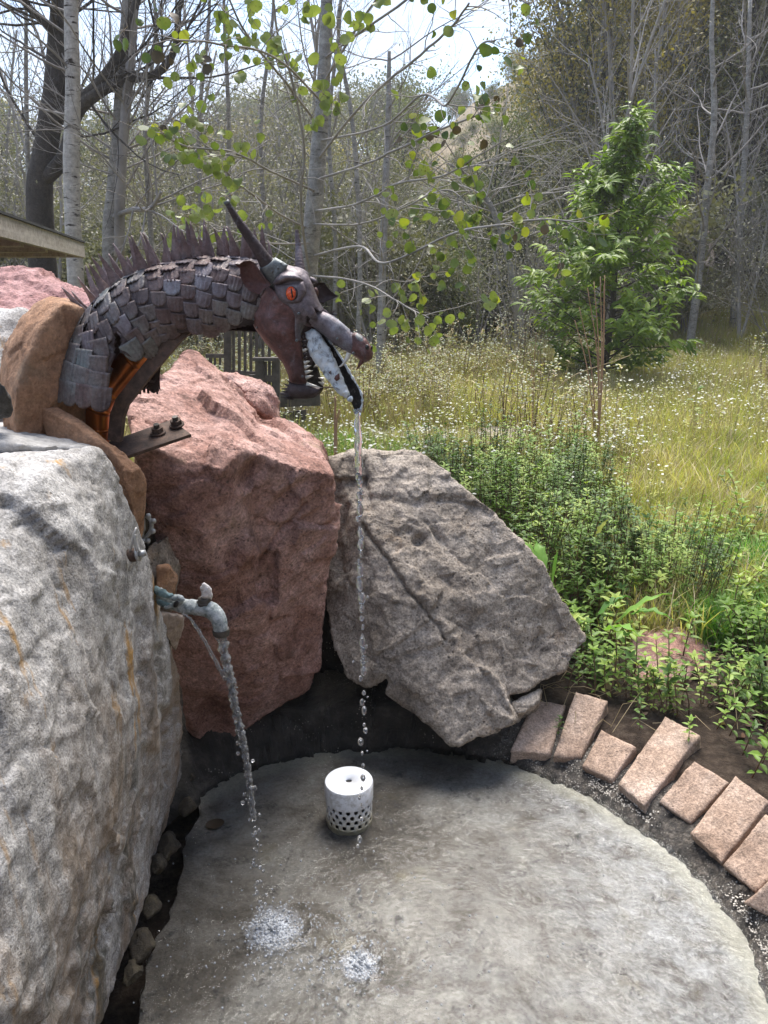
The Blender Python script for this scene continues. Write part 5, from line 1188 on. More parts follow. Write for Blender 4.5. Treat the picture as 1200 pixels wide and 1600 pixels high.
def dry_weed(seed, h=.6):
    rg = np.random.default_rng(seed); q = Multi()
    for _ in range(11):
        a = rg.uniform(0, 2 * math.pi); r = .16 * math.sqrt(rg.random()); b_ = np.array([r * math.cos(a), r * math.sin(a), 0]); tip = b_ * 1.6 + [rg.normal(0, .05), rg.normal(0, .05), h * rg.uniform(.6, 1.1)]
        v, f = tubeVF([b_, (b_ + tip) / 2, tip], [.0035, .0028, .0015], 4, False); q.add(v, f, G['straw'] if rg.random() < .5 else G['stem'])
        for k in range(16):
            t_ = rg.uniform(.2, 1.0); aa = rg.uniform(0, 2 * math.pi); v, f = leafVF(b_ + (tip - b_) * t_, [math.cos(aa), math.sin(aa), rg.uniform(.2, 1)], np.array([0, 0, 1.]), rg.uniform(.03, .06), .016); q.add(v, f, [G['grass'], G['olive'], G['straw']][rg.integers(3)])
        for k in range(3):
            c = tip + rg.normal(0, .025, 3); v, f = sphVF(c, (.010, .010, .006), 5, 3); q.add(v, f, G['petal'])
    return q.mesh('dry_weed')
dw = [dry_weed(k + 60, .45 + .12 * k) for k in range(4)]
P = pts(900, 5.0, 11.5); P = P[(nz(P, .7, 41) - .35 * (P[:, 0] / P[:, 1]) + rg.normal(0, .15, len(P)) > .05)]
o = scatter('tall_dry_weeds', P, rots(len(P), .10), rg.uniform(.6, 1.1, len(P)), rg.integers(0, 4, len(P)), dw); tagit(o, 'taller brown and olive weeds standing in drifts across the meadow', 'weeds')
# thin straw and dead stalks near the edging
q = MB()
for k in range(260):
    x = rg.uniform(.35, 1.8); y = rg.uniform(2.0, 3.0); r = math.hypot(x - CX, y - CY)
    if r < RAD + .16 or x < .5 and y < 2.3: continue
    z = float(ground_h(np.array([x]), np.array([y]))[0]) + .01; a = rg.uniform(0, 6.28); l = rg.uniform(.05, .22); e = np.array([math.cos(a) * l, math.sin(a) * l, rg.uniform(0, .10)])
    p0 = np.array([x, y, z]); v, f = tubeVF([p0, p0 + e * .5 + [rg.normal(0, .015), rg.normal(0, .015), .02 + rg.random() * .02], p0 + e], [.0011, .0010, .0006], 4, False); q.add(v, f)
o = q.build('dead_stalks', G['straw']); tagit(o, 'tangled dry stalks lying between mint and stones', 'straw', kind='stuff')
# dead leaves on soil
lv = []
for k in range(3):
    v, f = leafmesh_heart('dead', 1, .35 + .2 * k); me = npmesh('dead_leaf', v * .032, f); me.materials.append([G['stem'], G['straw'], G['stem']][k]); lv.append(me)
P = pts(900, 1.9, 3.6, lambda x, y: (x > .4) & (x < 2.2)); P[:, 2] += .012; P = P[np.hypot(P[:, 0] - CX, P[:, 1] - CY) > RAD + .2]
o = scatter('leaf_litter', P, rots(len(P), .5), rg.uniform(.5, 1.2, len(P)), rg.integers(0, 3, len(P)), lv); tagit(o, 'brown dead leaves littering the soil behind the edging', 'leaf litter')
# ---------------- single mint sprigs one can pick out in front
mint_src = []
for k in range(4):
    S, Lf = mint_parts(50 + k, h=.10 + .02 * k, nodes=6, size=.036)
    a = npmesh('stem', np.concatenate(S.V), S.F); a.materials.append(G['stem']); b_ = npmesh('foliage', np.concatenate(Lf.V), Lf.F, False); b_.materials.append(G['mint']); mint_src.append((a, b_))
def sprig(px, py, z, s, k, label, group=None):
    p = PZ(px, py, z); t_ = empty('mint_sprig', p, label, 'mint plant', group); t_.rotation_euler = (rg.normal(0, .15), rg.normal(0, .15), rg.uniform(0, 6)); t_.scale = (s, s, s)
    for nm, me in zip(('stem', 'foliage'), mint_src[k]): o = bpy.data.objects.new(nm, me); COL.objects.link(o); o.parent = t_
sprig(872,1148,.10,.55,0,'small mint sprig drooping over the wide first cut stone of the edging')
sprig(1076,1160,.14,.65,1,'mint sprig poking up behind the tallest tilted cut stone')
sprig(886,1082,.13,.8,2,'mint sprig right at the foot of the grey boulder')
sprig(936,1066,.13,.85,0,'pale mint sprig alone on the dark soil between boulder and edging')
sprig(1000,1140,.13,.6,3,'low mint sprig on bare soil behind the gap in the edging')
for k, (x, y) in enumerate([(968,1082),(990,1060),(1012,1095),(1030,1075),(1045,1045),(1066,1030),(985,1030),(960,1045),(1098,1100),(1110,1070),(1130,1110),(1150,1080),(1165,1130),(1120,1140),(1180,1100),(1190,1160),(1160,1180),(1175,1215),(1190,1195),(1140,1150),(1100,1050),(1130,1040),(1170,1050),(1000,1010)]):
    sprig(x, y, .13 + .01 * (k % 3), .8 + .5 * rg.random(), k % 4, 'bright green mint sprig growing in the bed behind the cut stone edging', 'mint sprigs behind the edging')
# dock plants with big leaves
def big_leaf(parent, base, tip, w_, arch, mat):
    a = np.array(base); b_ = np.array(tip); n = 12; V = []; d = b_ - a; s_ = np.cross(d, [0, 0, 1]); s_ /= np.linalg.norm(s_); rgk = np.random.default_rng(int(abs(a[0]) * 999))
    for i in range(n):
        t_ = i / (n - 1); c = a + d * t_ + np.array([0, 0, arch]) * math.sin(t_ * math.pi * .85); ww = w_ * math.sin(min(1, t_ * 1.15 + .06) * math.pi) ** .8 * (1 + .12 * math.sin(i * 2.3)) + .001
        for u in (-1, -.5, 0, .5, 1): V.append(c + s_ * u * ww + np.array([0, 0, abs(u) * .35 * ww + .006 * math.sin(i * 1.9 + u * 3) * abs(u)]))
    F = [(i * 5 + j, i * 5 + j + 1, i * 5 + 6 + j, i * 5 + 5 + j) for i in range(n - 1) for j in range(4)]
    me = npmesh('leaf', V, F); return link('leaf', me, mat, parent)
dk1 = empty('dock_plant', PZ(930, 985, .14), 'broad leaved dock plant with a pale arching leaf beside the grey boulder edge', 'dock plant')
z = 2.35
for a, b_, w_ in (((960,975,2.5),(1050,932,2.45),.022),((945,985,2.4),(1000,1000,2.2),.020),((985,960,2.5),(1052,975,2.42),.018),((935,960,2.5),(985,938,2.55),.016)): big_leaf(dk1, PY(*a), PY(*b_), w_, .03, G['lush'])
dk2 = empty('dock_plant', PZ(840, 890, .14), 'dark dock plant with long leaves against the upper right edge of the grey boulder', 'dock plant')
for a, b_, w_ in (((850,905,2.5),(805,845,2.55),.028),((862,915,2.5),(872,865,2.5),.022),((850,900,2.5),(835,850,2.6),.022)): big_leaf(dk2, PY(*a), PY(*b_), w_, .03, G['lush'])
dk3 = empty('dock_plant', PZ(935, 850, .16), 'single pale folded leaf standing among the woody weeds', 'plant')
for a, b_, w_ in (((925,845,2.9),(952,812,2.9),.030),): big_leaf(dk3, PY(*a), PY(*b_), w_, .01, G['grass'])
# ================================================================ TREES
def gh(x, y): return float(ground_h(np.array([x]), np.array([y]))[0])
class Wood:
    def __init__(s): s.V = []; s.F = []; s.n = 0; s.tips = []
    def tube(s, P, r, n):
        v, f = tubeVF(P, r, n, False); s.V.append(v); s.F.append(np.array(f) + s.n); s.n += len(v)
    def mesh(s, name, mat):
        me = npmesh(name, np.concatenate(s.V), np.concatenate(s.F)); me.materials.append(mat); return me
def grow(W, p, d, ln, r, lev, rg, wig=.25, up=.08, kids=(4, 5, 5), ang=.75, shrink=.55, tipr=.0012, sides=(8, 5, 4, 3), minlev=0, start=.25):
    n = max(4, int(5 + 3 * (lev > 1))); P = [np.array(p, float)]; d = np.array(d, float); d /= np.linalg.norm(d); D = [d]
    for i in range(n):
        d = d + rg.normal(0, wig, 3) / n ** .5 * .8 + np.array([0, 0, up]); d /= np.linalg.norm(d); P.append(P[-1] + d * ln / n); D.append(d)
    P = np.array(P); rr = np.linspace(r, max(tipr, r * .35), n + 1); W.tube(P, rr, sides[min(len(sides) - 1, 3 - lev)])
    if lev <= minlev: 
        for t_ in (.35, .6, .8, 1): k = int(t_ * n); W.tips.append((P[k], D[k]))
        return
    nk = kids[min(len(kids) - 1, 3 - lev)]
    for k in range(nk):
        t_ = start + (1 - start) * (k + rg.random()) / nk; q = min(n - 1, int(t_ * n)); fr = t_ * n - q; base = P[q] * (1 - fr) + P[q + 1] * fr
        a = rg.normal(0, 1, 3); a -= D[q] * (a @ D[q]); a /= np.linalg.norm(a); an = ang * rg.uniform(.7, 1.2); nd = D[q] * math.cos(an) + a * math.sin(an)
        grow(W, base, nd, ln * shrink * (1.15 - .5 * t_) * rg.uniform(.8, 1.2), np.interp(t_, [0, 1], [rr[0], rr[-1]]) * .55, lev - 1, rg, wig, up, kids, ang, shrink, tipr, sides, minlev, start)
def leaves(tips, n, size, rg, mat, spread=.25, shape='quad', droop=.2, aspect=.55):
    """n leaves near the twig tips"""
    T = np.array([t_[0] for t_ in tips]); k = rg.integers(0, len(T), n); C = T[k] + rg.normal(0, spread, (n, 3)) * [1, 1, .8]
    d = rg.normal(0, 1, (n, 3)) + [0, 0, -droop]; d /= np.linalg.norm(d, axis=1)[:, None]; a = rg.normal(0, 1, (n, 3)) + [0, -.3, 1.0]; s_ = np.cross(d, a); s_ /= np.linalg.norm(s_, axis=1)[:, None]; u = np.cross(s_, d)
    z = (size * rg.uniform(.6, 1.3, n))[:, None]
    if shape == 'quad':
        V = np.stack([C, C + d * z * .5 + s_ * z * aspect / 2 + u * z * .08, C + d * z, C + d * z * .5 - s_ * z * aspect / 2 + u * z * .08], 1).reshape(-1, 3); F = np.arange(4 * n).reshape(n, 4)
    else:
        v, f = leafmesh_heart('h', 1, .25); m_ = len(v)
        V = (C[:, None] + (v[None, :, 0:1] * s_[:, None] + v[None, :, 1:2] * d[:, None] + v[None, :, 2:3] * u[:, None]) * z[:, None]).reshape(-1, 3); F = (np.arange(n)[:, None, None] * m_ + np.array(f)[None]).reshape(-1, 3)
    me = npmesh('crown', V, F, shape != 'quad'); me.materials.append(mat); return me
def archetype(seed, h, r, stems, bark, leafm, nl, lsize, spread=.3, ang=.7, kids=(6, 6, 5), up=.06, shrink=.5, start=.2, splay=.15, tipr=.002, lev=3):
    rg = np.random.default_rng(seed); W = Wood()
    for k in range(stems):
        d = np.array([rg.normal(0, splay), rg.normal(0, splay), 1.]); grow(W, (rg.normal(0, .12 * (stems > 1)), rg.normal(0, .12 * (stems > 1)), -.1), d, h * rg.uniform(.85, 1.05), r * rg.uniform(.7, 1.05), lev, rg, .22, up, kids, ang, shrink, tipr, start=start)
    return W.mesh('trunk', bark), (leaves(W.tips, nl, lsize, rg, leafm, spread) if nl else None)
AR = {
 'thicket': [archetype(k, 3.4, .022, 7, M['bark_grey'], G['grey'], 3600, .050, .26, splay=.32, kids=(7, 5), lev=2, shrink=.42, tipr=.0022) for k in (1, 2, 3)],
 'bare': [archetype(k, 6.5, .05, 2, M['bark_pale'], G['grey'], 500, .045, .35, splay=.08, kids=(13, 5, 3), shrink=.34, start=.15, tipr=.0025) for k in (11, 12, 13)],
 'olive': [archetype(k, 6.0, .08, 3, M['bark_dark'], G['olive'], 11000, .085, .32, splay=.16, kids=(12, 6, 4), shrink=.38, start=.12, tipr=.003) for k in (21, 22)],
 'dark': [archetype(k, 7.0, .09, 3, M['bark_dark'], G['dark'], 11000, .085, .32, splay=.13, kids=(13, 6, 4), shrink=.36, start=.12, tipr=.003) for k in (31, 32)],
 'gold': [archetype(k, 7.0, .08, 4, M['bark_grey'], G['gold'], 14000, .080, .30, splay=.18, kids=(12, 6, 4), shrink=.36, start=.1, tipr=.003) for k in (41, 42)],
 'bush': [archetype(k, 2.2, .04, 5, M['bark_grey'], mt, 5500, .11, .25, splay=.5, kids=(6, 4), lev=2, shrink=.5, tipr=.004) for k, mt in ((51, G['dark']), (52, G['olive']), (53, G['olive']), (54, G['gold']))],
}
LAB = {'thicket': ('thicket_shrub', 'tangled bare grey thicket shrub at the back of the meadow', 'shrub', 'bare thicket shrubs along the meadow edge'),
 'bare': ('bare_tree', 'slim pale trunked leafless tree in the woodland edge', 'tree', 'slim leafless trees in the woods'),
 'olive': ('leafy_tree', 'dull olive leafed tree in the woodland behind the meadow', 'tree', 'olive leafed woodland trees'),
 'dark': ('leafy_tree', 'dark green leafed tree in the woodland behind the meadow', 'tree', 'dark green woodland trees'),
 'gold': ('leafy_tree', 'golden olive leafed tree on the lower slope at right', 'tree', 'golden leafed trees at the slope foot'),
 'bush': ('hillside_bush', 'rounded scrub bush dotted over the hillside', 'bush', 'scrub bushes on the hillside')}
def plant(kind, k, x, y, s=1., rz=None, sz=None, label=None, nolabelgroup=False):
    nm, lb, cat, gp = LAB[kind]; tr, cr_ = AR[kind][k % len(AR[kind])]
    t_ = empty(nm, (x, y, gh(x, y)), label or lb, cat, None if label else gp); t_.rotation_euler = (0, 0, rg.uniform(0, 6.28) if rz is None else rz); t_.scale = (s, s, sz or s)
    for n_, me in (('trunk', tr), ('crown', cr_)):
        if me is not None: o = bpy.data.objects.new(n_, me); COL.objects.link(o); o.parent = t_
    return t_
rg = np.random.default_rng(5)
def at(px, y): 
    return (px - 600) / FPX * (y * CP + .8 * SP), y
# woodland edge, near to far
for k in range(46):
    y = rg.uniform(11.5, 16); px = -260 + 1750 * (k + rg.random()) / 46; x, y = at(px, y)
    if 860 < px < 1080 and y < 12.5: y = 13
    if 1060 < px < 1230 and k % 2: continue
    plant('thicket', k, x, y, rg.uniform(.6, 1.05) * (1.2 if px < 560 else .8))
for k in range(34):
    y = rg.uniform(12, 21); px = -260 + 1750 * (k + rg.random()) / 40; x, y = at(px, y)
    if (px < 560 or px > 1040) and k % 2: continue
    plant('bare', k, x, y, rg.uniform(.75, 1.1) * (1.1 if px < 560 else (.34 + .010 * (y - 12) if px < 870 else .85)))
for px, y, kd, s in [(640,19,'olive',.55),(700,21,'dark',.48),(745,19,'dark',.46),(790,20,'olive',.48),(835,18,'dark',.5),(912,19,'dark',1.1),(930,21,'olive',1.15),(690,16,'olive',.5),(760,15.5,'dark',.55),(820,15,'olive',.5),
                     (940,18,'gold',1.02),(990,17.5,'gold',.98),(1035,18.5,'gold',1.0),(960,21,'gold',1.15),(1080,20,'olive',1.1),(1120,18,'dark',1.05),(1165,17,'olive',1.1),(1215,18,'dark',1.2),(1270,17,'olive',1.2),(1100,24,'olive',1.4),(1180,24,'dark',1.5),
                     (520,20,'olive',.72),(440,21,'olive',.7),(340,22,'dark',.7),(250,20,'olive',.72),(160,22,'dark',.75),(60,20,'olive',.8),(-30,20,'dark',.8),(-120,19,'olive',.85),(590,22,'dark',.8),(1340,17,'olive',1.2),(1420,18,'gold',1.2),(870,15.5,'olive',.5),(1010,14.5,'dark',.5)]:
    x, y = at(px, y); plant(kd, int(px), x, y, s)
for k in range(64):
    y = rg.uniform(12.8, 17.5); px = -260 + 1750 * (k + rg.random()) / 64; x, y = at(px, y)
    if 860 < px < 1080 and y < 14 or 1050 < px < 1240: continue
    t_ = plant('bush', int(rg.integers(3)), x, y, rg.uniform(.6, 1.15)); t_['label'] = 'low dark understory bush filling the foot of the woods'; t_['group'] = 'understory bushes at the foot of the woods'; t_.name = 'understory_bush'
# hillside scrub
n = 0
while n < 230:
    az = rg.uniform(-.75, .85); d = rg.uniform(27, 80); x, y = d * math.sin(az), d * math.cos(az)
    if fbm(np.array([[x * .06, y * .06, 0]]), 2, 4)[0] < -.18: continue
    plant('bush', int(rg.integers(4)), x, y, rg.uniform(.7, 1.7) * (1 + .5 * (d > 55)) * (.45 if (.02 < az < .26 and d > 40) else 1)); n += 1
for k in range(40):
    az = rg.uniform(-.6, .7); d = rg.uniform(28, 60)
    if .0 < az < .27: continue
    plant(['dark', 'olive', 'gold'][k % 3], k, d * math.sin(az), d * math.cos(az), rg.uniform(.5, .8), label=None)
# ---- single, recognisable trunks
def trunk_tree(name, label, pts_, rad, mat, twigs=0, seed=1, tw=(1.2, .012, 2), up=.05, leafm=None, nl=0, ls=.05, kids=(5, 5, 4), cat='tree', limbs=(), limbmat=None, tstart=.15):
    """pts_: (px,py,Y) up the trunk; limbs: list of (pts, radii)"""
    rg = np.random.default_rng(seed); base = PY(*pts_[0]); base[2] = gh(base[0], base[1]) - .05
    root = empty(name, base, label, cat); P = spline(np.vstack([base[None], [PY(*p) for p in pts_[1:]]]), 8); rr = np.interp(np.linspace(0, len(pts_) - 1, len(P)), range(len(pts_)), rad)
    v, f = tubeVF(P, rr, 16); v = v + (rr.mean() * .10) * np.stack([fbm(v * 5, 3, seed), fbm(v * 5, 3, seed + 3), 0 * v[:, 0]], 1); MB().add(v, f).build('trunk', mat, root)
    W = Wood()
    for lp, lr in limbs:
        Q = spline([PY(*p) for p in lp], 8); r2 = np.interp(np.linspace(0, len(lp) - 1, len(Q)), range(len(lp)), lr); v, f = tubeVF(Q, r2, 8); MB().add(v + .004 * fbm(v * 12, 2, 5)[:, None], f).build('branch', limbmat or mat, root)
        for k in range(10):
            q = rg.integers(len(Q) // 4, len(Q) - 1); T = Q[q + 1] - Q[q]; a = rg.normal(0, 1, 3); grow(W, Q[q], T / np.linalg.norm(T) + a * .6, tw[0] * rg.uniform(.5, 1.1), tw[1] * .7, 2, rg, .3, up, (9, kids[1], kids[2]), .7, .5, .0015)
    for k in range(twigs):
        t_ = tstart + (1 - tstart) * rg.random(); q = min(len(P) - 2, int(t_ * (len(P) - 1))); a = rg.normal(0, 1, 3); a[2] = abs(a[2]) * .5 + .2
        grow(W, P[q], a, tw[0] * rg.uniform(.5, 1.2), min(tw[1], rr[q] * .5), tw[2], rg, .3, up, (9, kids[1], kids[2]), .75, .5, .0015)
    if W.n:
        o = link('twigs', W.mesh('twigs', limbmat or mat), None, root); o['kind'] = 'stuff'
        if nl: o = link('crown', leaves(W.tips, nl, ls, rg, leafm, .10), None, root)
    return root
trunk_tree('birch_tree', 'white barked birch trunk with dark scars left of the dragon', [(108,450,8.5),(112,300,8.5),(114,150,8.5),(111,0,8.5),(112,-200,8.6)], [.088,.082,.074,.066,.05], M['birch'], 12, 3, (1.5, .014, 2), limbmat=M['bark_grey'], tstart=.4)
trunk_tree('dark_tree', 'thick dark leaning trunk with heavy crooked limbs at far left', [(58,430,9.5),(62,330,9.5),(72,230,9.5),(86,140,9.5),(92,60,9.5),(100,-30,9.5),(112,-200,9.5)], [.17,.15,.135,.125,.12,.11,.08], M['bark_dark'], 16, 4, (2.2, .02, 2), limbmat=M['bark_dark'], tstart=.3,
  limbs=[([(88,185,9.5),(115,168,9.3),(130,155,9.2),(160,125,9.1),(187,85,9.0),(202,40,9.0),(214,0,9.0),(230,-80,9)], [.07,.075,.07,.06,.055,.045,.04,.03]),
         ([(60,290,9.5),(88,262,9.4),(105,235,9.3),(118,180,9.2),(150,148,9.1),(195,125,9.0),(240,117,9.0),(266,92,9.0),(277,55,9.0),(282,0,9)], [.08,.085,.08,.07,.06,.055,.045,.04,.03,.02]),
         ([(92,60,9.5),(70,35,9.3),(40,5,9.2),(20,-40,9)], [.05,.045,.04,.03])])
trunk_tree('aspen_tree', 'pale grey aspen with twin leaning stems behind the dragon spikes', [(162,470,9.2),(172,380,9.2),(180,280,9.2),(188,170,9.2),(197,60,9.2),(206,-100,9.2)], [.095,.085,.08,.075,.07,.05], M['asp'] if 'asp' in M else M['bark_asp'], 16, 6, (1.8, .016, 2), limbmat=M['bark_grey'], tstart=.3,
  limbs=[([(186,400,9.1),(188,290,9.0),(194,200,9.0),(204,100,9.0),(214,-20,9.0)], [.06,.06,.055,.05,.03]), ([(176,340,9.2),(205,328,8.7),(235,325,8.4),(252,300,8.2)], [.03,.028,.024,.015])])
trunk_tree('aspen_sapling', 'thin pale trunk standing just right of the dragon head far behind', [(592,570,9.5),(597,450,9.5),(601,330,9.5),(606,200,9.6),(608,80,9.6)], [.05,.045,.042,.035,.02], M['bark_asp'], 14, 7, (1.3, .01, 2), limbmat=M['bark_grey'])
trunk_tree('aspen_sapling', 'slender grey trunk rising right of the bright green young tree', [(1075,560,13),(1092,430,13),(1105,300,13),(1116,180,13),(1112,60,13),(1118,-100,13)], [.07,.062,.055,.045,.035,.02], M['bark_asp'], 16, 8, (2.0, .016, 2), limbmat=M['bark_grey'])
trunk_tree('aspen_sapling', 'second slender trunk near the right frame edge against the pale slope', [(1140,560,14),(1150,430,14),(1160,300,14),(1168,160,14),(1172,0,14)], [.065,.058,.05,.04,.03], M['bark_asp'], 16, 9, (2.2, .018, 2), limbmat=M['bark_grey'])
trunk_tree('leaning_snag', 'bare grey snag leaning left over the dark woods with fanned dead boughs', [(822,560,12),(800,430,12),(775,340,12),(742,285,12),(700,255,12)], [.06,.05,.045,.03,.015], M['bark_asp'], 22, 10, (1.8, .012, 2), up=-.02, limbmat=M['bark_pale'], tstart=.35)
for k, (a, b_) in enumerate([(30, 10.5), (240, 10), (300, 11), (345, 10.5), (400, 11.5), (560, 10.5), (530, 11.5)]):
    x0 = a + rg.normal(0, 8); trunk_tree('slender_tree', 'slender bare grey stem in the leafless grove behind the dragon', [(x0, 560, b_), (x0 + 6, 400, b_), (x0 + 4 * rg.normal(), 200, b_), (x0 + 14 * rg.normal(), 20, b_), (x0 + 18 * rg.normal(), -140, b_)], [.035,.032,.028,.02,.01], M['bark_asp'], 8, 20 + k, (1.3, .008, 2), limbmat=M['bark_grey'])['group'] = 'slender stems of the leafless grove'
# ---- cottonwood sapling with round leaves
cw = [(464,652,7.2),(470,560,7.2),(480,440,7.1),(490,330,7.0),(498,240,7.0),(506,120,7.0),(511,0,7.0),(514,-120,7.0)]
base = PY(*cw[0]); base[2] = gh(base[0], base[1]) - .05
root = empty('cottonwood_tree', base, 'young cottonwood with a pale trunk and round spotted green leaves behind the dragon head', 'tree')
P = spline(np.vstack([base[None], [PY(*p) for p in cw[1:]]]), 8); rr = np.interp(np.linspace(0, 7, len(P)), range(8), [.115,.095,.085,.075,.066,.058,.05,.035])
v, f = tubeVF(P, rr, 18); v = v + .010 * np.stack([fbm(v * 5, 3, 1), fbm(v * 5, 3, 3), 0 * v[:, 0]], 1); MB().add(v, f).build('trunk', M['bark_asp'], root)
BRC = [([(486,440,7.1),(470,330,6.6),(476,230,6.4),(458,130,6.2),(435,50,6),(425,-40,5.8)], [.045,.036,.032,.028,.022,.014]),
 ([(488,400,7.1),(560,385,5.6),(600,412,4.6),(700,368,4.3),(780,352,4.1),(860,345,4.0),(905,343,3.9)], [.030,.022,.016,.012,.009,.006,.003]),
 ([(496,250,7),(560,170,6),(640,100,5),(700,50,4.5),(730,10,4.2)], [.03,.024,.018,.012,.006]),
 ([(496,280,7),(560,260,5.6),(640,225,4.8),(720,190,4.4),(760,170,4.3)], [.026,.02,.014,.009,.004]),
 ([(490,330,7),(550,320,5.8),(620,290,5),(700,270,4.6),(790,215,4.4)], [.028,.02,.014,.009,.004]),
 ([(484,360,7.1),(430,330,6.4),(380,290,6),(330,240,5.5),(300,180,5.3)], [.028,.022,.016,.011,.005]),
 ([(494,300,7),(430,270,6),(370,240,5.3),(300,230,5),(262,215,4.8)], [.028,.022,.016,.010,.005]),
 ([(500,200,7),(440,120,6),(390,60,5.5),(350,-20,5.2)], [.028,.022,.016,.008]),
 ([(505,130,7),(560,40,6),(610,-30,5.4),(640,-80,5)], [.028,.02,.014,.008]),
 ([(504,160,7),(430,90,5.6),(340,70,5),(260,60,4.6)], [.026,.018,.012,.005]),
 ([(482,430,7.1),(560,440,6.2),(620,470,5.6),(665,500,5.2)], [.022,.015,.010,.005]),
 ([(500,220,7),(590,200,5.6),(660,150,4.6),(700,165,4.1),(745,75,3.6),(775,60,3.5)], [.024,.016,.012,.008,.006,.003]),
 ([(508,90,7),(620,10,5.0),(700,-40,4.0),(780,-25,3.5),(826,0,3.3)], [.024,.016,.010,.006,.003]),
 ([(488,350,7),(560,350,6),(640,320,5.3),(700,300,5),(740,330,4.8)], [.02,.014,.010,.006,.003]),
 ([(486,380,7),(420,380,6.4),(350,360,6),(300,390,5.8)], [.02,.014,.010,.005])]
W = Wood(); rgc = np.random.default_rng(9); LC = []; LD = []
for pts_, rad in BRC:
    Q = spline([PY(*p) for p in pts_], 8); Q = Q + .03 * np.stack([fbm(Q * 3, 3, 1), 0 * Q[:, 0], fbm(Q * 3, 3, 2)], 1) * np.linspace(0, 1, len(Q))[:, None]; r2 = .9 * np.interp(np.linspace(0, len(pts_) - 1, len(Q)), range(len(pts_)), np.minimum(rad, .004 + .25 * np.array(rad))); v, f = tubeVF(Q, r2, 8); MB().add(v, f).build('branch', M['bark_grey'], root)
    for k in range(16):
        t_ = .2 + .8 * (k + rgc.random()) / 16; q = min(len(Q) - 2, int(t_ * (len(Q) - 1))); T = Q[q + 1] - Q[q]; T /= np.linalg.norm(T); a = rgc.normal(0, 1, 3); dd = T * .8 + a * .6; dd /= np.linalg.norm(dd)
        ln = rgc.uniform(.15, .55) * (Q[q][1] / 6); n_ = 6; R_ = [Q[q]]
        for i in range(n_): dd = dd + rgc.normal(0, .14, 3) + [0, 0, -.02]; dd /= np.linalg.norm(dd); R_.append(R_[-1] + dd * ln / n_)
        W.tube(np.array(R_), np.linspace(.0045, .0015, 7) * (Q[q][1] / 6), 4)
        if t_ > .38:
            for i in range(int(rgc.integers(2, 7)) if not (pts_[-1][0] > 720 and pts_[-1][1] < 120) else int(rgc.integers(0, 2))):
                j = rgc.integers(2, 7); LC.append(R_[j]); LD.append(dd)
link('twigs', W.mesh('twigs', M['bark_grey']), None, root)['kind'] = 'stuff'
for p_, nn in (((826,8,3.3),2),((812,12,3.3),1),((770,75,3.5),3),((700,368,4.3),5),((780,352,4.1),6),((860,345,4.0),4),((672,428,4.6),9),((640,455,4.6),6),((738,440,4.4),5),((665,515,5.2),4),((540,50,5.5),7),((512,22,5.5),4),((600,360,5),5),((330,330,5.6),4),((272,360,5.4),3),((520,110,6),6)):
    c = PY(*p_)
    for _ in range(nn): LC.append(c + rgc.normal(0, .055, 3)); LD.append(np.array([0, 0, -1.]))
LC = np.array(LC); n = len(LC); d = rgc.normal(0, .55, (n, 3)) + [0, 0, -.75]; d /= np.linalg.norm(d, axis=1)[:, None]
a = rgc.normal(0, .7, (n, 3)) + [0, -1.1, .2]; s_ = np.cross(d, a); s_ /= np.linalg.norm(s_, axis=1)[:, None]; u = np.cross(s_, d)
z = (rgc.uniform(.044, .080, n) * np.clip(LC[:, 1] / 5.2, .62, 1.15))[:, None]; C = LC + d * .03
v, f = leafmesh_heart('h', 1, .22); m_ = len(v); V = (C[:, None] + (v[None, :, 0:1] * s_[:, None] * rgc.uniform(.72, 1.08, n)[:, None, None] + v[None, :, 1:2] * d[:, None] + v[None, :, 2:3] * u[:, None] * rgc.uniform(-1.2, 2.6, n)[:, None, None]) * z[:, None]).reshape(-1, 3)
stm = Wood()
for i in range(n): stm.tube(np.array([LC[i] - d[i] * .03, C[i]]), [.0010, .0010], 3)
link('leaf_stalks', stm.mesh('leaf_stalks', G['straw']), None, root)['kind'] = 'stuff'
ids = np.argsort(LC[:, 1]); near = ids[:300]; far = ids[300:]; mm = np.array(f)
browns = leafmat('browned_cottonwood_leaf', [(.06, .045, .03), (.10, .07, .04)], .2); yls = leafmat('yellowing_cottonwood_leaf', [(.20, .26, .03), (.34, .34, .05)], .4)
for i in near:
    me = npmesh('leaf', V[i * m_:(i + 1) * m_], mm); q = rgc.random(); link('leaf', me, browns if q < .07 else (yls if q < .16 else G['cotton']), root)
Vf = np.concatenate([V[i * m_:(i + 1) * m_] for i in far]); Ff = (np.arange(len(far))[:, None, None] * m_ + mm[None]).reshape(-1, 3)
o = link('crown', npmesh('crown', Vf, Ff), G['cotton'], root); o['kind'] = 'stuff'; print('cottonwood leaves', n)
